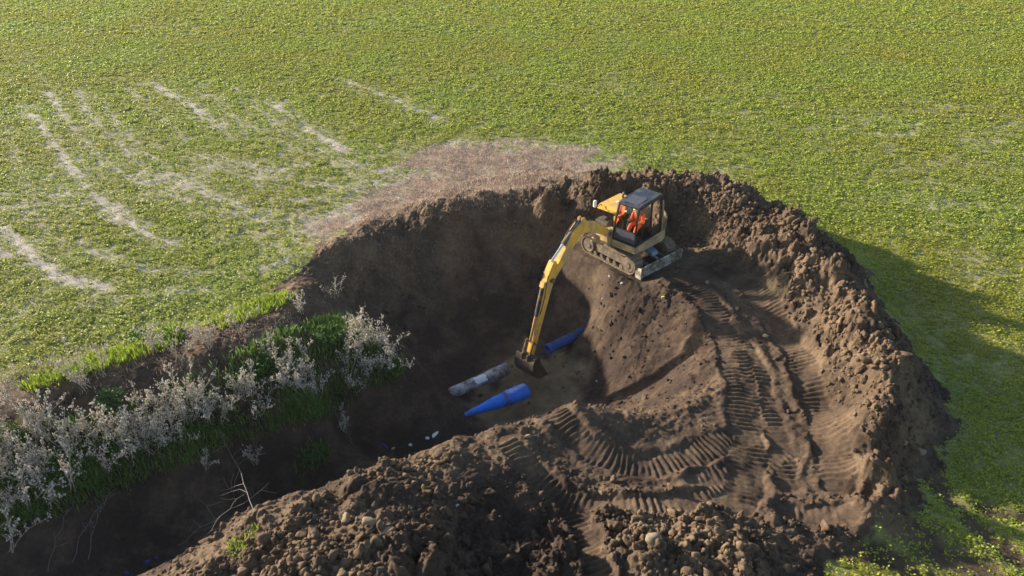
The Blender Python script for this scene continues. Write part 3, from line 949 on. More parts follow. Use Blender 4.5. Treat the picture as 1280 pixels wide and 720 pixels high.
lp = []
for i in range(3):
    v_, f_, st = leafy(50 + i); root = bpy.data.objects.new('leafy_weed', None); C.objects.link(root)
    link('stem', st.mesh('stem'), LEAFY, root); link('foliage', np_mesh('foliage', v_, f_), LEAFY, root); lp.append(root)
for i, (a, b, sc, lab) in enumerate([(180, 428, 1.0, 'dark green leafy weed upright at the field edge above the berm'), (212, 424, .8, 'low green leafy weed just right of the upright one at the field edge'),
                                     (395, 575, .9, 'dim green leafy weed on the floor side of the ditch wall'), (300, 478, 1.0, 'dark green leafy weed among the dry weeds at mid bank'),
                                     (330, 462, 1.0, 'leafy green weed at the top of the bank left of the pit'), (410, 425, 1.1, 'leafy green weed in front of the pit corner'),
                                     (140, 505, 1.0, 'bushy green weed behind the dense pale stand'), (150, 560, 1.0, 'bushy green weed in front of the dense pale stand'),
                                     (90, 590, .9, 'yellow-green leafy weed low in the dense pale stand'), (480, 460, .9, 'green leafy weed at the very tip of the bank'),
                                     (375, 470, 1.0, 'green leafy weed midway along the right part of the bank'), (255, 505, 1.0, 'green leafy weed in the middle of the grassy bank'),
                                     (30, 600, 1.0, 'green leafy weed at the left picture edge'), (378, 602, .35, 'tiny yellow-green weed at the tip of the near heap')]):
    p = hit(a, b)
    if i < 3: r = lp[i]; r.location = p; r.scale = (sc,) * 3
    else: r = dup(lp[i % 3], p, random.uniform(0, 6.28), sc)
    tag(r, lab, 'weed')

# ------------------------------------------------------------------ hard-surface helpers
def box(bm, x0, x1, y0, y1, z0, z1):
    vs = [bm.verts.new(p) for p in ((x0, y0, z0), (x1, y0, z0), (x1, y1, z0), (x0, y1, z0), (x0, y0, z1), (x1, y0, z1), (x1, y1, z1), (x0, y1, z1))]
    for f in ((0, 3, 2, 1), (4, 5, 6, 7), (0, 1, 5, 4), (1, 2, 6, 5), (2, 3, 7, 6), (3, 0, 4, 7)): bm.faces.new([vs[i] for i in f])


def prism(bm, pts, y0, y1):
    """outline in x,z extruded along y"""
    a = [bm.verts.new((p[0], y0, p[1])) for p in pts]; b_ = [bm.verts.new((p[0], y1, p[1])) for p in pts]; n = len(pts)
    bm.faces.new(a); bm.faces.new(b_[::-1])
    for i in range(n): bm.faces.new((a[i], b_[i], b_[(i + 1) % n], a[(i + 1) % n]))


def slab(bm, pts, z0, z1):
    """outline in x,y extruded along z"""
    a = [bm.verts.new((p[0], p[1], z0)) for p in pts]; b_ = [bm.verts.new((p[0], p[1], z1)) for p in pts]; n = len(pts)
    bm.faces.new(a[::-1]); bm.faces.new(b_)
    for i in range(n): bm.faces.new((a[i], a[(i + 1) % n], b_[(i + 1) % n], b_[i]))


def cyl(bm, p0, p1, r0, r1=None, seg=16):
    p0 = Vector(p0); p1 = Vector(p1); r1 = r0 if r1 is None else r1
    d = p1 - p0; q = d.to_track_quat('Z', 'Y').to_matrix().to_4x4()
    bmesh.ops.create_cone(bm, cap_ends=True, segments=seg, radius1=r0, radius2=r1, depth=d.length, matrix=Matrix.Translation((p0 + p1) / 2) @ q)


def bar(bm, p0, p1, w, h):
    """square bar between points, w across, h the other way"""
    p0 = Vector(p0); p1 = Vector(p1); d = p1 - p0
    q = d.to_track_quat('Z', 'Y').to_matrix().to_4x4()
    bmesh.ops.create_cube(bm, size=1, matrix=Matrix.Translation((p0 + p1) / 2) @ q @ Matrix.Diagonal((w, h, d.length, 1)))


def part(name, bm, mat, parent=None, frame=None, bevel=.012, sm=False):
    bmesh.ops.recalc_face_normals(bm, faces=bm.faces)
    if bevel:
        es = [e for e in bm.edges if len(e.link_faces) == 2 and e.calc_face_angle(0) > .6]
        bmesh.ops.bevel(bm, geom=es, offset=bevel, segments=2, affect='EDGES', clamp_overlap=True)
    if frame is not None: bmesh.ops.transform(bm, matrix=frame, verts=bm.verts)
    me = bpy.data.meshes.new(name); bm.to_mesh(me); bm.free()
    if sm:
        smooth(me)
    return link(name, me, mat, parent)


FU = Matrix.Rotation(R(-132), 4, 'Z'); FL = Matrix.Rotation(UA, 4, 'Z')
DIRT = (.17, .125, .085)
YEL = plain('yellow_paint', (.88, .48, .075), .42, var=.12, scale=3, dirt=(.5, .34, .14), dirt_amt=.4)
YELD = plain('worn_yellow_paint', (.66, .48, .22), .55, var=.15, scale=4, dirt=(.36, .27, .16), dirt_amt=.7)
BLK = plain('black_paint', (.018, .019, .022), .4, var=.3)
ROOFM = plain('dark_roof_paint', (.03, .036, .055), .35, var=.3, dirt=(.09, .09, .1), dirt_amt=.4)
SKYL = plain('skylight_pane', (.10, .10, .12), .15, var=.2)
GREY = plain('grey_steel', (.16, .155, .15), .5, .3, var=.3, dirt=DIRT, dirt_amt=.6)
MUDST = plain('muddy_steel', (.09, .075, .062), .7, .2, var=.4, scale=7, dirt=(.26, .2, .13), dirt_amt=.9, bmp=.01)
MUDPL = plain('mud_caked_steel', (.25, .19, .125), .85, var=.4, scale=8, dirt=(.12, .085, .06), dirt_amt=.6, bmp=.02)
BUCKM = plain('dark_bucket_steel', (.05, .036, .028), .6, .2, var=.3, scale=6, dirt=(.13, .09, .06), dirt_amt=.6)
BLADEM = plain('worn_blade_steel', (.72, .67, .58), .6, .1, var=.25, scale=5, dirt=(.2, .15, .1), dirt_amt=.75)
CHROME = plain('chrome_rod', (.75, .75, .77), .18, 1, var=.05)
BLUEG = plain('blue_grey_cover', (.20, .24, .33), .45, .2, var=.2)
WHT = plain('white_plastic', (.8, .8, .8), .4, var=.1)
RUBBER = plain('black_rubber', (.02, .02, .02), .7, var=.3, dirt=DIRT, dirt_amt=.4)
SEATM = plain('seat_fabric', (.05, .05, .055), .9, var=.3)
g_, nt, b = new_mat('cab_glass')
nt.nodes.remove(b)
tr = nt.nodes.new('ShaderNodeBsdfTransparent'); tr.inputs[0].default_value = (.78, .82, .80, 1)
gl = nt.nodes.new('ShaderNodeBsdfGlossy'); gl.inputs['Roughness'].default_value = .03
fr = nt.nodes.new('ShaderNodeFresnel'); fr.inputs[0].default_value = 1.5
mx = nt.nodes.new('ShaderNodeMixShader'); nt.links.new(fr.outputs[0], mx.inputs[0]); nt.links.new(tr.outputs[0], mx.inputs[1]); nt.links.new(gl.outputs[0], mx.inputs[2])
nt.links.new(mx.outputs[0], nt.nodes['Material Output'].inputs['Surface'])
GLASS = g_

ex = bpy.data.objects.new('excavator', None); C.objects.link(ex)
ex.location = (EX[0], EX[1], 0.03)
tag(ex, 'yellow tracked excavator with dark cab at the pit edge, arm reaching down into it', 'excavator')

# undercarriage --------------------------------------------------------
TX0, TX1, TR = -1.08, .88, .33
for sy in (-1, 1):
    yc = sy * .9; w = .45
    bm = bmesh.new()
    # loop path of shoes
    Lh = TX1 - TX0; per = 2 * Lh + 2 * PI * TR; n = 44
    for i in range(n):
        s = i / n * per
        if s < Lh: c = (TX0 + s, 2 * TR); a = 0
        elif s < Lh + PI * TR: t = (s - Lh) / TR; c = (TX1 + TR * math.sin(t), TR + TR * math.cos(t)); a = -t
        elif s < 2 * Lh + PI * TR: c = (TX1 - (s - Lh - PI * TR), 0); a = -PI
        else: t = (s - 2 * Lh - PI * TR) / TR; c = (TX0 - TR * math.sin(t), TR - TR * math.cos(t)); a = -PI - t
        M = Matrix.Translation((c[0], yc, c[1] + .0)) @ Matrix.Rotation(-a, 4, 'Y')
        bmesh.ops.create_cube(bm, size=1, matrix=M @ Matrix.Diagonal((per / n * .9, w, .045, 1)))
        bmesh.ops.create_cube(bm, size=1, matrix=M @ Matrix.Translation((0, 0, .035)) @ Matrix.Diagonal((.03, w * .96, .035, 1)))
    tr_ = part('track', bm, MUDST, ex, FL, 0)
    bm = bmesh.new()
    box(bm, TX0 + .12, TX1 - .12, yc - .14, yc + .14, .2, .5)
    prism(bm, [(TX0 + .3, .5), (TX1 - .3, .5), (TX1 - .45, .58), (TX0 + .45, .58)], yc - .13, yc + .13)
    part('track_frame', bm, MUDPL, ex, FL, .02)
    for nm, xx, rr in (('sprocket', TX0, .27), ('idler_wheel', TX1, .28)):
        bm = bmesh.new(); cyl(bm, (xx, yc - .2, TR), (xx, yc + .2, TR), rr, seg=24); cyl(bm, (xx, yc - .225, TR), (xx, yc + .225, TR), .12, seg=16)
        part(nm, bm, MUDPL, tr_, FL, .01)
    for k in range(5):
        xx = TX0 + .35 + k * .32
        bm = bmesh.new(); cyl(bm, (xx, yc - .19, .13), (xx, yc + .19, .13), .085, seg=14); part('roller', bm, MUDPL, tr_, FL, .01)
bm = bmesh.new(); box(bm, -.65, .5, -.7, .7, .3, .55); part('chassis', bm, MUDPL, ex, FL, .03)
bm = bmesh.new(); cyl(bm, (0, 0, .55), (0, 0, .78), .48, seg=32); part('swing_ring', bm, RUBBER, ex, None, .01)
bm = bmesh.new()
prism(bm, [(1.42, .03), (1.5, .02), (1.44, .12), (1.42, .24), (1.47, .38), (1.51, .43), (1.46, .44), (1.38, .37), (1.34, .22), (1.36, .10)], -1.12, 1.12)
bl = part('dozer_blade', bm, BLADEM, ex, FL, .008)
for sy in (-1, 1):
    bm = bmesh.new(); prism(bm, [(1.30, .02), (1.55, .02), (1.55, .45), (1.40, .46), (1.26, .25)], sy * 1.12 - .02, sy * 1.12 + .02)
    part('end_plate', bm, BLADEM, bl, FL, .006)
    bm = bmesh.new(); bar(bm, (.45, sy * .38, .32), (1.38, sy * .5, .25), .13, .10); part('blade_arm', bm, GREY, ex, FL, .01)
bm = bmesh.new(); cyl(bm, (.55, 0, .58), (1.12, 0, .42), .085); cyl(bm, (1.1, 0, .42), (1.36, 0, .35), .045)
part('blade_cylinder', bm, BLUEG, ex, FL, .004)
bm = bmesh.new(); prism(bm, [(.5, .60), (.62, .74), (1.15, .60), (1.22, .48), (1.1, .46)], -.16, .16); part('cylinder_guard', bm, BLUEG, ex, FL, .01)

# upper body ------------------------------------------------------------
bm = bmesh.new()
arc = [(-.1 + 1.25 * math.cos(t), 1.13 * math.sin(t)) for t in np.linspace(R(100), R(260), 16)]
deck = [(1.16, .0), (1.16, .95), (.5, 1.05)] + arc + [(.5, -1.12), (.85, -1.0), (.9, -.5)]
slab(bm, deck, .8, 1.06); part('platform', bm, YELD, ex, FU, .03)
bm = bmesh.new()
a2 = [(-.12 + 1.27 * math.cos(t), 1.14 * math.sin(t)) for t in np.linspace(R(118), R(242), 16)]
slab(bm, a2, 1.062, 1.62); part('counterweight', bm, YELD, ex, FU, .07)
bm = bmesh.new()
prism(bm, [(-.92, 1.30), (-.95, 1.72), (-.85, 1.84), (.4, 1.88), (.60, 1.80), (.60, 1.72), (-.7, 1.62)], -1.2, -.1)
hd_ = part('engine_hood', bm, YEL, ex, FU, .03)
bm = bmesh.new(); box(bm, -.75, .38, -1.11, -.12, 1.064, 1.735); part('engine_housing', bm, GREY, ex, FU, .02)
bm = bmesh.new(); box(bm, .382, .44, -1.08, -.5, 1.15, 1.70)
for k in range(7): box(bm, .44, .455, -1.04, -.54, 1.2 + k * .068, 1.235 + k * .068)
part('front_grille', bm, BLK, ex, FU, 0)
bm = bmesh.new(); box(bm, .46, .82, -1.08, -.52, 1.064, 1.42); box(bm, .5, .7, -.95, -.7, 1.42, 1.50); part('tank_box', bm, GREY, ex, FU, .03)
bm = bmesh.new(); box(bm, .30, .5, -.5, -.12, 1.064, 1.62); part('side_cover', bm, YEL, ex, FU, .03)
bm = bmesh.new(); cyl(bm, (-.55, -.85, 1.80), (-.55, -.85, 1.95), .05); cyl(bm, (-.55, -.85, 1.95), (-.62, -.85, 2.04), .045); part('exhaust_pipe', bm, GREY, ex, FU, .004)
bm = bmesh.new(); cyl(bm, (-.1, -.75, 1.84), (-.1, -.75, 1.90), .07); part('air_cap', bm, WHT, ex, FU, .01)
bm = bmesh.new()
cyl(bm, (.78, -1.06, 1.4), (.78, -1.06, 1.88), .014, seg=8); cyl(bm, (.78, -1.06, 1.88), (.5, -1.06, 1.9), .014, seg=8); cyl(bm, (.5, -1.06, 1.9), (.5, -1.06, 1.42), .014, seg=8)
part('handrail', bm, BLK, ex, FU, 0)
bm = bmesh.new(); cyl(bm, (.80, -1.14, 1.86), (.80, -1.14, 2.12), .065, seg=12); mr_ = part('mirror', bm, WHT, ex, FU, .02)
bm = bmesh.new(); cyl(bm, (-.42, -.12, 1.8), (-.42, -.12, 2.75), .012, .006, 6); part('antenna', bm, BLK, ex, FU, 0)
bm = bmesh.new(); cyl(bm, (.95, -.25, .75), (.95, -.25, 1.35), .17, seg=20); prism(bm, [(.9, .8), (1.35, .85), (1.42, 1.3), (1.25, 1.5), (1.05, 1.4)], -.42, -.08)
part('swing_bracket', bm, YELD, ex, FU, .02)

# cab ---------------------------------------------------------------------
Y0, Y1, YR0, YR1 = .0, .94, .03, .84
XB0, XB1, XR0, XR1 = -.42, 1.16, -.42, .96
ZB, ZM, ZT = 1.15, 1.62, 2.46
bm = bmesh.new()
def post(a, b_, w=.055): bar(bm, a, b_, w, w)
cb = {}
def side_pt(x, z, left):
    t = (z - ZB) / (ZT - ZB); return (x, (Y1 + (YR1 - Y1) * t) if left else (Y0 + (YR0 - Y0) * t), z)
def fx_(z): return XB1 + .03 * math.sin((z - ZB) / (ZT - ZB) * PI) + (XR1 - XB1) * ((z - ZB) / (ZT - ZB)) ** 1.8
for left in (True, False):
    zs_ = [ZB, 1.6, 2.05, ZT]
    for i in range(3): post(side_pt(fx_(zs_[i]), zs_[i], left), side_pt(fx_(zs_[i + 1]), zs_[i + 1], left), .065)
    post(side_pt(XB0, ZB, left), side_pt(XB0, ZT, left), .08)
    post(side_pt(.22, ZB, left), side_pt(.18, ZT, left), .06)
    post(side_pt(XB0, ZT, left), side_pt(XR1, ZT, left), .06)
    post(side_pt(XB0, ZB, left), side_pt(XB1, ZB, left), .06)
post((XB0, YR0, ZT), (XB0, YR1, ZT)); post((XR1, YR0, ZT), (XR1, YR1, ZT)); post((XB1, Y0, ZB), (XB1, Y1, ZB), .07); post((XB0, Y0, ZB), (XB0, Y1, ZB))
post((fx_(1.62), Y0, 1.62), (fx_(1.62), Y1, 1.62), .035)
box(bm, XB0, XB1 - .02, Y0, Y1, 1.064, 1.12)
box(bm, XB0 - .02, XB0 + .03, Y0 + .05, Y1 - .06, 1.12, 1.5)
cab = part('cab', bm, BLK, ex, FU, .008)
bm = bmesh.new()
prism(bm, [(XR0 - .07, ZT + .02), (XR0 - .04, ZT + .10), (XR0 + .1, ZT + .14), (XR1 - .15, ZT + .11), (XR1 + .05, ZT + .04), (XR1 + .06, ZT + .02)], YR0 - .03, YR1 + .03)
part('roof', bm, ROOFM, cab, FU, .02)
bm = bmesh.new(); prism(bm, [(.33, ZT + .125), (.33, ZT + .142), (XR1 - .10, ZT + .112), (XR1 - .06, ZT + .10)], YR0 + .12, YR1 - .12); part('skylight', bm, SKYL, cab, FU, 0)
bm = bmesh.new()
zz_ = [1.64, 1.9, 2.2, ZT - .03]
for i in range(3):
    a, b2 = zz_[i], zz_[i + 1]
    f = [bm.verts.new((fx_(a) + .002, Y0 + .04, a)), bm.verts.new((fx_(a) + .002, Y1 - .05 - .02 * i, a)), bm.verts.new((fx_(b2) + .002, Y1 - .06 - .02 * i - .01, b2)), bm.verts.new((fx_(b2) + .002, Y0 + .04, b2))]
    bm.faces.new(f)
part('windscreen', bm, GLASS, cab, FU, 0)
bm = bmesh.new(); prism(bm, [(fx_(1.2) - .01, 1.19), (fx_(1.2) + .01, 1.19), (fx_(1.6) + .01, 1.60), (fx_(1.6) - .01, 1.60)], Y0 + .04, Y1 - .04)
part('lower_front_panel', bm, SKYL, cab, FU, 0)
bm = bmesh.new()
for xa, xb in ((.25, 1.1),):
    f = [side_pt(xa, ZB + .06, True), side_pt(fx_(ZB + .06) - .03, ZB + .06, True), side_pt(fx_(1.8) - .03, 1.8, True), side_pt(fx_(ZT - .04) - .03, ZT - .04, True), side_pt(xa - .03, ZT - .04, True)]
    bm.faces.new([bm.verts.new(p) for p in f])
part('door_window', bm, GLASS, cab, FU, 0)
bm = bmesh.new()
f = [side_pt(XB0 + .05, 1.5, True), side_pt(.19, 1.5, True), side_pt(.16, ZT - .04, True), side_pt(XB0 + .05, ZT - .04, True)]
bm.faces.new([bm.verts.new(p) for p in f]); part('side_window', bm, GLASS, cab, FU, 0)
bm = bmesh.new()
f = [side_pt(XB0 + .05, 1.35, False), side_pt(fx_(1.3) - .03, 1.35, False), side_pt(fx_(ZT - .04) - .03, ZT - .04, False), side_pt(XB0 + .05, ZT - .04, False)]
bm.faces.new([bm.verts.new(p) for p in f]); part('side_window', bm, GLASS, cab, FU, 0)
bm = bmesh.new(); prism(bm, [(XB0 + .03, 1.12), (.2, 1.12), (.2, 1.48), (XB0 + .03, 1.48)], Y1 - .035, Y1 - .005); part('lower_side_panel', bm, BLK, cab, FU, 0)
bm = bmesh.new(); bar(bm, (.34, Y1 + .01, 1.42), (.34, Y1 + .01, 1.56), .03, .03); part('door_handle', bm, GREY, cab, FU, .004)
bm = bmesh.new(); bar(bm, (fx_(1.75) + .02, .5, 1.72), (fx_(2.2) + .02, .56, 2.2), .02, .02); part('wiper', bm, BLK, cab, FU, 0)
bm = bmesh.new()
box(bm, XB0 - .1, XB1 + .04, Y1 - .05, Y1 + .045, .95, 1.10); box(bm, XB1 - .03, XB1 + .045, Y0 - .03, Y1 + .045, .952, 1.10)
part('cab_skirt', bm, YELD, ex, FU, .015)
bm = bmesh.new(); bar(bm, (XB0 - .1, Y1 - .01, 1.05), (XB0 - .13, Y1 - .02, 1.55), .06, .08); bar(bm, (XB0 - .13, Y1 - .02, 1.55), (XB0 - .11, Y1 - .08, 2.28), .06, .07); part('rear_corner_post', bm, YELD, ex, FU, .01)
bm = bmesh.new(); box(bm, -.04, .44, .22, .70, 1.30, 1.46); prism(bm, [(-.12, 1.4), (.0, 1.4), (-.04, 2.05), (-.15, 2.05)], .22, .70); box(bm, .0, .36, .3, .62, 1.12, 1.3)
part('seat', bm, SEATM, ex, FU, .03)
for yy in (.14, .80):
    bm = bmesh.new(); box(bm, .12, .56, yy - .06, yy + .06, 1.12, 1.58); cyl(bm, (.54, yy, 1.58), (.60, yy, 1.76), .02, seg=8); part('control_console', bm, BLK, ex, FU, .015)

# boom ----------------------------------------------------------------------
YB = -.25


def beam(bm, path, y0, y1, th):
    """box section along x,z path with thickness th[i]"""
    top = []; bot = []
    n = len(path)
    for i in range(n):
        a = Vector(path[max(i - 1, 0)]); c = Vector(path[min(i + 1, n - 1)]); d = (c - a).normalized(); nn = Vector((-d.y, d.x)); p = Vector(path[i])
        top.append(p + nn * th[i] / 2); bot.append(p - nn * th[i] / 2)
    o = top + bot[::-1]; prism(bm, [(p.x, p.y) for p in o], y0, y1)


def sect(bm, path, yc, wd, th):
    n = len(path); rings = []
    for i in range(n):
        a = Vector(path[max(i - 1, 0)]); c = Vector(path[min(i + 1, n - 1)]); d = (c - a).normalized(); nn = Vector((-d.y, d.x)); p = Vector(path[i])
        t = p + nn * th[i] / 2; bt = p - nn * th[i] / 2; w = wd / 2
        rings.append([bm.verts.new((t.x, yc - w, t.y)), bm.verts.new((t.x, yc + w, t.y)), bm.verts.new((bt.x, yc + w, bt.y)), bm.verts.new((bt.x, yc - w, bt.y))])
    for i in range(n - 1):
        for k in range(4): bm.faces.new((rings[i][k], rings[i][(k + 1) % 4], rings[i + 1][(k + 1) % 4], rings[i + 1][k]))
    bm.faces.new(rings[0][::-1]); bm.faces.new(rings[-1])


bp = [(1.27, 1.32), (1.75, 1.66), (2.25, 1.96), (2.62, 2.10), (2.95, 2.12), (3.22, 1.98), (3.45, 1.76), (3.85, 1.36), (4.42, .80)]
bm = bmesh.new(); sect(bm, bp, YB, .27, [.24, .33, .38, .42, .46, .44, .40, .33, .24])
boom = part('boom', bm, YEL, ex, FU, .012)
for q in ((1.27, 1.32), (4.42, .80)):
    bm = bmesh.new(); cyl(bm, (q[0], YB - .2, q[1]), (q[0], YB + .2, q[1]), .09); part('pivot_pin', bm, GREY, boom, FU, .008)
bm = bmesh.new(); prism(bm, [(2.6, 2.28), (2.95, 2.3), (2.86, 2.50), (2.74, 2.5)], YB - .1, YB - .06); prism(bm, [(2.6, 2.28), (2.95, 2.3), (2.86, 2.50), (2.74, 2.5)], YB + .06, YB + .1)
part('cylinder_bracket', bm, YEL, boom, FU, .006)
bm = bmesh.new(); cyl(bm, (2.82, YB, 2.42), (3.72, YB, 1.86), .075)
cyl(bm, (3.6, YB, 1.93), (3.74, YB, 1.845), .085)
sc1 = part('stick_cylinder', bm, GREY, ex, FU, .005)
bm = bmesh.new(); cyl(bm, (3.72, YB, 1.86), (4.34, YB, 1.42), .045); part('piston_rod', bm, CHROME, sc1, FU, 0)
bm = bmesh.new(); cyl(bm, (1.42, YB, .95), (2.1, YB, 1.38), .08); bc = part('boom_cylinder', bm, YELD, ex, FU, .006)
bm = bmesh.new(); cyl(bm, (2.1, YB, 1.38), (2.7, YB, 1.78), .045); part('piston_rod', bm, CHROME, bc, FU, 0)
for dy in (-.1, -.03, .05):   # hoses along the boom top
    bm = bmesh.new(); pts = [(1.4, YB + dy, 1.62), (2.0, YB + dy, 2.02), (2.62, YB + dy, 2.36), (3.0, YB + dy, 2.42), (3.3, YB + dy, 2.22), (3.6, YB + dy, 1.90)]
    for i in range(5): cyl(bm, pts[i], pts[i + 1], .018, seg=8)
    part('hose', bm, RUBBER, boom, FU, 0)
# stick
sp = [(4.24, 1.44), (4.36, 1.12), (4.48, .78), (4.66, .25), (4.95, -.62), (5.36, -1.88)]
bm = bmesh.new(); sect(bm, sp, YB, .22, [.16, .34, .40, .34, .27, .18]); stick = part('stick', bm, YEL, ex, FU, .012)
bm = bmesh.new(); cyl(bm, (4.72, YB, .72), (5.06, YB, -.38), .065); bk = part('bucket_cylinder', bm, RUBBER, ex, FU, .005)
bm = bmesh.new(); cyl(bm, (5.06, YB, -.38), (5.33, YB, -1.25), .04); part('piston_rod', bm, CHROME, bk, FU, 0)
bm = bmesh.new(); prism(bm, [(4.6, .6), (4.84, .66), (4.76, .84), (4.62, .84)], YB - .09, YB + .09); part('cylinder_lug', bm, YEL, stick, FU, .01)
for dy in (-.15, .15):
    bm = bmesh.new(); bar(bm, (5.2, YB + dy, -1.42), (5.36, YB + dy, -1.22), .05, .07); bar(bm, (5.36, YB + dy, -1.22), (5.56, YB + dy, -1.72), .05, .07); part('linkage_bar', bm, MUDPL, ex, FU, .006)
for dy in (-.08, .08):
    bm = bmesh.new(); pts = [(4.3, YB + dy, 1.3), (4.62, YB + dy * 1.3, 1.0), (4.78, YB + dy * 1.6, .3), (4.98, YB + dy * 1.4, -.3)]
    for i in range(3): cyl(bm, pts[i], pts[i + 1], .016, seg=8)
    part('hose', bm, RUBBER, stick, FU, 0)
# bucket: curled shell open towards the machine
px_, pz_ = 5.36, -1.92
outer = [(.20, .22), (.30, .02), (.33, -.22), (.26, -.46), (.10, -.66), (-.14, -.78), (-.52, -.84)]
inner = [(-.50, -.80), (-.14, -.73), (.07, -.62), (.21, -.44), (.28, -.22), (.25, .0), (.16, .18)]
bm = bmesh.new(); prism(bm, [(px_ + a, pz_ + c) for a, c in outer + inner], YB - .42, YB + .42)
side = [(.18, .2), (.28, .0), (.31, -.22), (.24, -.45), (.08, -.65), (-.14, -.77), (-.5, -.83), (-.36, -.55), (-.12, -.12), (-.02, .1)]
for yy in (YB - .42, YB + .40): prism(bm, [(px_ + a, pz_ + c) for a, c in side], yy, yy + .022)
bkt = part('bucket', bm, BUCKM, ex, FU, .004)
for yy in (-.14, .1):
    bm = bmesh.new(); prism(bm, [(px_ - .08, pz_ - .1), (px_ + .3, pz_ - .1), (px_ + .3, pz_ + .26), (px_ + .12, pz_ + .3), (px_ - .08, pz_ + .1)], YB + yy, YB + yy + .04); part('hinge_plate', bm, MUDPL, bkt, FU, .006)
for k in range(5):
    yy = YB - .38 + k * .19
    bm = bmesh.new(); prism(bm, [(px_ - .48, pz_ - .77), (px_ - .48, pz_ - .87), (px_ - .72, pz_ - .84)], yy - .035, yy + .035); part('tooth', bm, GREY, bkt, FU, .004)

# ------------------------------------------------------------------ operator
SKINM = plain('skin', (.42, .24, .17), .55, var=.1)
HIVIS = plain('orange_hivis', (.85, .13, .03), .7, var=.15, scale=10)
BANDM = plain('reflective_band', (.70, .66, .50), .4, var=.1)
NAVY = plain('navy_trousers', (.03, .035, .06), .85, var=.2)
HATM = plain('yellow_helmet', (.75, .60, .05), .35, var=.05)
BOOTM = plain('black_boots', (.03, .025, .02), .6, var=.2)


def skin_obj(name, verts, edges, radii, mat, parent=None, sub=2, root=0):
    me = bpy.data.meshes.new(name); me.from_pydata(verts, edges, []); o = link(name, me, mat, parent)
    md = o.modifiers.new('skin', 'SKIN'); me.skin_vertices[0].data  # layer made by the modifier's data
    return o, md, radii, sub, root


def skinned(name, verts, edges, radii, mat, parent=None, sub=2, root=0):
    me = bpy.data.meshes.new(name + '_rig'); me.from_pydata(verts, edges, [])
    o = bpy.data.objects.new(name, me); C.objects.link(o)
    o.modifiers.new('skin', 'SKIN')
    if not me.skin_vertices:
        b2 = bmesh.new(); b2.from_mesh(me); b2.verts.layers.skin.verify(); b2.to_mesh(me); b2.free()
    for i, sv in enumerate(me.skin_vertices[0].data):
        r = radii[i]; sv.radius = (r, r) if isinstance(r, (int, float)) else r; sv.use_root = (i == root)
    s = o.modifiers.new('sub', 'SUBSURF'); s.levels = sub; s.render_levels = sub
    dg = bpy.context.evaluated_depsgraph_get(); dg.update()
    m2 = bpy.data.meshes.new_from_object(o.evaluated_get(dg)); m2.name = name
    o.modifiers.clear(); o.data = m2; m2.materials.clear(); m2.materials.append(mat); smooth(m2)
    if parent: o.parent = parent
    return o


# joints in machine upper axes, x forward, y left
J = dict(pel=(-.02, .46, 1.54), waist=(.03, .46, 1.70), chest=(.14, .46, 1.89), neck=(.21, .46, 2.02), jaw=(.27, .46, 2.10), head=(.28, .46, 2.17), top=(.27, .46, 2.25))
vv = list(J.values()); ed = [(i, i + 1) for i in range(6)]; ra = [.15, .14, .155, .06, .072, .09, .06]
def chain(start, pts, rs):
    p = start
    for q, r in zip(pts, rs): vv.append(q); ra.append(r); ed.append((p, len(vv) - 1)); p = len(vv) - 1
    return p
for s in (-1, 1):
    y = .46
    w_ = chain(2, [(.13, y + s * .18, 1.94), (.20, y + s * .24, 1.70), (.36, y + s * .2, 1.72), (.41, y + s * .2, 1.75)], [.075, .052, .038, .035])
    for k, (dy, L) in enumerate(((-.03, .07), (-.01, .085), (.01, .08), (.03, .065))):
        chain(w_, [(.44, y + s * .2 + dy, 1.77), (.47, y + s * .2 + dy, 1.75), (.465, y + s * .2 + dy, 1.72)], [.011, .0095, .008])
    chain(w_, [(.42, y + s * .2 - s * .04, 1.76), (.45, y + s * .2 - s * .05, 1.75)], [.012, .009])
    chain(0, [(.06, y + s * .1, 1.54), (.42, y + s * .14, 1.56), (.60, y + s * .13, 1.2), (.72, y + s * .13, 1.16)], [.1, .07, .05, .04])
fr_ = lambda L: [tuple(FU @ Vector(p) + Vector((EX[0], EX[1], .03))) for p in [(q[0] + .2, q[1], q[2]) for q in L]]
pers = skinned('person', fr_(vv), ed, ra, SKINM)
tag(pers, 'operator in an orange high visibility jacket sitting at the controls inside the excavator cab', 'person')
# jacket and trousers, a little wider than the body
jv = [J['pel'], J['waist'], J['chest'], (.19, .46, 1.98)]; je = [(0, 1), (1, 2), (2, 3)]; jr = [.17, .165, .185, .10]
for s in (-1, 1):
    y = .46; n0 = len(jv)
    jv += [(.13, y + s * .19, 1.94), (.20, y + s * .24, 1.70), (.35, y + s * .2, 1.72)]; jr += [.10, .075, .055]; je += [(2, n0), (n0, n0 + 1), (n0 + 1, n0 + 2)]
jk = skinned('jacket', fr_(jv), je, jr, HIVIS, pers)
tv = [(-.02, .46, 1.54)]; te = []; trr = [.165]
for s in (-1, 1):
    y = .46; n0 = len(tv)
    tv += [(.08, y + s * .1, 1.54), (.42, y + s * .14, 1.56), (.58, y + s * .13, 1.22)]; trr += [.115, .085, .065]; te += [(0, n0), (n0, n0 + 1), (n0 + 1, n0 + 2)]
skinned('trousers', fr_(tv), te, trr, HIVIS, pers)
def pp(name, bm, mat, dx=.15):
    if name in ('helmet', 'nose', 'eye', 'ear'): bmesh.ops.translate(bm, vec=(dx, 0, -.02), verts=bm.verts)
    return part(name, bm, mat, pers, Matrix.Translation((EX[0], EX[1], .03)) @ FU @ Matrix.Translation((.2, 0, 0)), 0, True)
bm = bmesh.new(); bmesh.ops.create_uvsphere(bm, u_segments=20, v_segments=12, radius=.125, matrix=Matrix.Translation((.115, .46, 2.22)) @ Matrix.Diagonal((1.15, .95, .8, 1)))
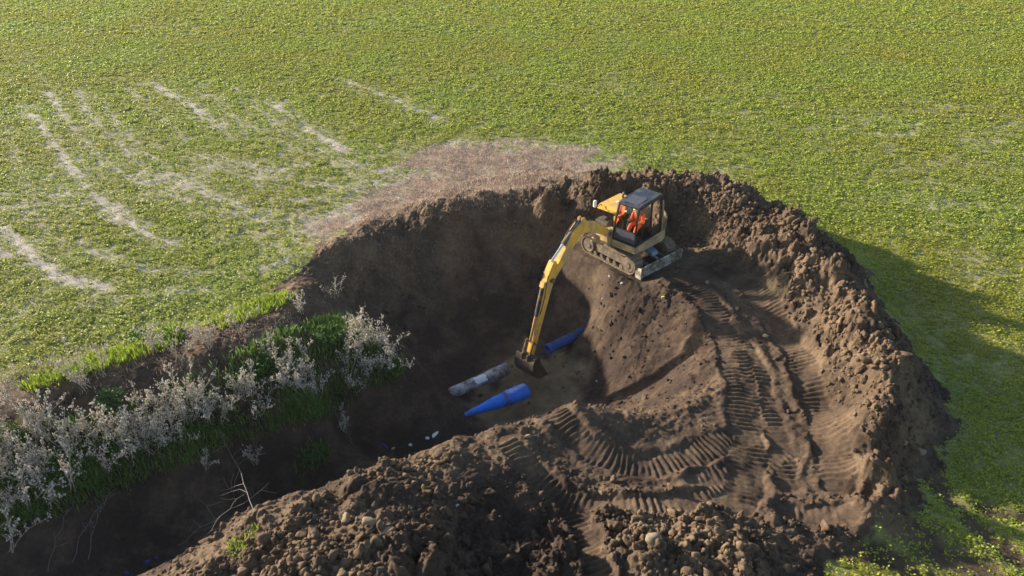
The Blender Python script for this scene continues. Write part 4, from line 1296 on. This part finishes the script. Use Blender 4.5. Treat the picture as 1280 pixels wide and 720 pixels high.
bmesh.ops.delete(bm, geom=[q for q in bm.verts if q.co.z < 2.205], context='VERTS'); cyl(bm, (.13, .46, 2.205), (.13, .46, 2.215), .15, seg=24); pp('helmet', bm, HATM)
bm = bmesh.new(); cyl(bm, (.205, .46, 2.15), (.235, .46, 2.13), .022, .012, 8); pp('nose', bm, SKINM)
for s in (-1, 1):
    bm = bmesh.new(); bmesh.ops.create_uvsphere(bm, u_segments=8, v_segments=6, radius=.013, matrix=Matrix.Translation((.205, .46 + s * .032, 2.175))); pp('eye', bm, BLK)
    bm = bmesh.new(); bmesh.ops.create_uvsphere(bm, u_segments=8, v_segments=6, radius=.03, matrix=Matrix.Translation((.12, .46 + s * .09, 2.15)) @ Matrix.Diagonal((.7, .4, 1, 1))); pp('ear', bm, SKINM)
    bm = bmesh.new(); bmesh.ops.create_uvsphere(bm, u_segments=12, v_segments=8, radius=.08, matrix=Matrix.Translation((.66, .46 + s * .13, 1.175)) @ Matrix.Diagonal((1.6, .7, .6, 1))); pp('boot', bm, BOOTM)
    bm = bmesh.new(); cyl(bm, (.085, .46 + s * .22, 1.83), (.10, .46 + s * .235, 1.79), .10, seg=16); pp('sleeve_band', bm, BANDM)
bm = bmesh.new(); cyl(bm, (.01, .46, 1.69), (.025, .46, 1.74), .187, seg=24); pp('waist_band', bm, BANDM)

# ------------------------------------------------------------------ pipes
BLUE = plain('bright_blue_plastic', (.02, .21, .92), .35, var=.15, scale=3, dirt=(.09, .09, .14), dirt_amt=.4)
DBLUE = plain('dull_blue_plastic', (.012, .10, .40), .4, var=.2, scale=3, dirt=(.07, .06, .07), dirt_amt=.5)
PIPEG = plain('dirty_grey_pipe', (.48, .47, .48), .5, .2, var=.35, scale=5, dirt=(.16, .12, .10), dirt_amt=.55)
INS = plain('pipe_inside', (.03, .03, .035), .8)


def loft(name, stations, mat, seg=28, wall=.03, close=False, sag=0):
    """hollow round body through (point, radius) stations; inner wall too"""
    bm = bmesh.new(); rings = []
    seq = [(Vector(p), r) for p, r in stations]
    allr = seq if close else seq + [(p, max(r - wall, .01)) for p, r in seq[::-1]]
    for i, (p, r) in enumerate(allr):
        n = len(seq); k = i if i < n else 2 * n - 1 - i
        d = (seq[min(k + 1, n - 1)][0] - seq[max(k - 1, 0)][0]).normalized(); a = d.cross(Vector((0, 0, 1))).normalized(); b2 = a.cross(d)
        rings.append([bm.verts.new(p + r * (math.cos(t) * a + math.sin(t) * b2)) for t in np.linspace(0, 2 * PI, seg, endpoint=False)])
    m = len(rings)
    for i in range(m - 1 if close else m):
        A = rings[i]; B = rings[(i + 1) % m]
        for k in range(seg): bm.faces.new((A[k], A[(k + 1) % seg], B[(k + 1) % seg], B[k]))
    if close: bm.faces.new(rings[0][::-1]); bm.faces.new(rings[-1])
    return part(name, bm, mat, None, None, .006 if not close else 0, True)


def ptz(px, py, z): return Vector(at(px, py, z))


ZF = -3.02
a = ptz(581, 519, ZF + .30); b2 = ptz(658, 488, ZF + .42)
def L(t): return a.lerp(b2, t)
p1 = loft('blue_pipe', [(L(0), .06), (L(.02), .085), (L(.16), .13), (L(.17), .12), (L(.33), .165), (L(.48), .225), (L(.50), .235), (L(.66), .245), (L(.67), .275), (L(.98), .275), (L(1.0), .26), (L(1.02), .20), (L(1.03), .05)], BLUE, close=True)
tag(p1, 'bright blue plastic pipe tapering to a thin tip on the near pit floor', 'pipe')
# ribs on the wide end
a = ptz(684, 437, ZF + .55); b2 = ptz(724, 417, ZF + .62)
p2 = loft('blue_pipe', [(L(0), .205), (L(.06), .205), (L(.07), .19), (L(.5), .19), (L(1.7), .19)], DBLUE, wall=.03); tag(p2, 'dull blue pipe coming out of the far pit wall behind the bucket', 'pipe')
for rr in (.0, .1, .2):
    pass
a = ptz(566, 491, ZF + .22); b2 = ptz(634, 461, ZF + .34)
p3 = loft('grey_pipe', [(L(-.1), .21), (L(.3), .21), (L(.6), .21), (L(.61), .235), (L(1.0), .235)], PIPEG, wall=.03); tag(p3, 'dirty grey pipe with a white tag at the left of the pit floor', 'pipe')
bm = bmesh.new()
d_ = (b2 - a).normalized(); s_ = d_.cross(Vector((0, 0, 1))).normalized(); u_ = s_.cross(d_)
cpt = L(.48)
gr = []
for i in range(7):
    t = R(20) + i * R(13); row = []
    for k in range(5):
        q = cpt + d_ * (-.22 + k * .11 + .03 * math.sin(i * 2.1)) + (.218) * (math.cos(t) * s_ + math.sin(t) * u_); row.append(bm.verts.new(q))
    gr.append(row)
for i in range(6):
    for k in range(4): bm.faces.new((gr[i][k], gr[i][k + 1], gr[i + 1][k + 1], gr[i + 1][k]))
part('white_tag', bm, WHT, p3, None, 0)
# ------------------------------------------------------------------ litter
FOAM = plain('white_foam', (.85, .85, .87), .8, var=.05)
TAN = plain('tan_plastic', (.5, .36, .2), .7)
RAG = plain('blue_sheet', (.03, .05, .28), .6)


def litter(name, px, py, size, mat, lab, cat, seed):
    v_, f_ = lumpy(seed, IC2, .3, .5); me = np_mesh(name, v_, f_); me.materials.append(mat)
    o = link(name, me); p = hit(px, py + 1); o.location = p + Vector((0, 0, size[2] * .5)); o.scale = size; o.rotation_euler = (0, 0, seed * 1.1)
    tag(o, lab, cat)


litter('foam_piece', 544, 543, (.17, .10, .09), FOAM, 'long white foam scrap rightmost in the ditch by the blue pipe tip', 'litter', 1)
litter('foam_piece', 534, 548, (.12, .10, .09), FOAM, 'round white foam scrap just left of the long one in the ditch', 'litter', 2)
litter('foam_piece', 513, 556, (.11, .09, .09), FOAM, 'lone white foam scrap on the dark ditch floor left of the other two', 'litter', 3)
litter('tan_scrap', 492, 560, (.07, .06, .05), TAN, 'tiny tan scrap beside the white foam on the ditch floor', 'litter', 4)
litter('blue_scrap', 480, 556, (.22, .05, .05), RAG, 'dark blue strip lying on the ditch floor left of the foam scraps', 'litter', 5)
litter('blue_scrap', 184, 702, (.09, .08, .06), RAG, 'bright blue scrap in the lower left of the ditch, left of its neighbour', 'litter', 6)
litter('blue_scrap', 196, 697, (.08, .06, .05), RAG, 'small blue scrap in the lower left of the ditch, right of its neighbour', 'litter', 7)
litter('blue_scrap', 158, 716, (.10, .07, .05), RAG, 'dull blue scrap at the bottom picture edge of the ditch', 'litter', 8)
litter('white_scrap', 340, 452, (.05, .05, .1), WHT, 'small white scrap caught among the weeds on the bank', 'litter', 9)

# ------------------------------------------------------------------ air
bm = bmesh.new(); box(bm, float(XS[0]) - 5, float(XS[-1]) + 5, float(YS[0]) - 5, float(YS[-1]) + 5, min(-5.5, float(Z.min()) - 1), 17)
hz, nt, b = new_mat('haze'); nt.nodes.remove(b)
pv = nt.nodes.new('ShaderNodeVolumePrincipled'); pv.inputs['Color'].default_value = (.9, .93, 1, 1); pv.inputs['Density'].default_value = .00022; pv.inputs['Anisotropy'].default_value = .2
nt.links.new(pv.outputs[0], nt.nodes['Material Output'].inputs['Volume'])
tag(part('haze', bm, hz, None, None, 0), kind='stuff')
# ------------------------------------------------------------------ light
EL = R(15.5); AZ = math.atan2(-.88, .48)
sun = bpy.data.lights.new('sun', 'SUN'); sun.energy = 4.8; sun.angle = R(1.5); sun.color = (1, .89, .73)
so = bpy.data.objects.new('sun', sun); C.objects.link(so)
sd_ = Vector((math.sin(AZ) * math.cos(EL), math.cos(AZ) * math.cos(EL), math.sin(EL)))
so.rotation_euler = sd_.to_track_quat('Z', 'Y').to_euler()
w = bpy.data.worlds.new('World'); bpy.context.scene.world = w; w.use_nodes = True
nt = w.node_tree; sk = nt.nodes.new('ShaderNodeTexSky'); sk.sky_type = 'NISHITA'; sk.sun_disc = False
sk.sun_elevation = EL; sk.sun_rotation = AZ % (2 * PI)
bg = nt.nodes['Background']; nt.links.new(sk.outputs[0], bg.inputs[0]); bg.inputs[1].default_value = .1
sc = bpy.context.scene
sc.view_settings.view_transform = 'Standard'; sc.view_settings.look = 'None'; sc.view_settings.gamma = 1; sc.view_settings.exposure = 1.2
sc.cycles.max_bounces = 6; sc.cycles.transparent_max_bounces = 8; sc.cycles.diffuse_bounces = 3
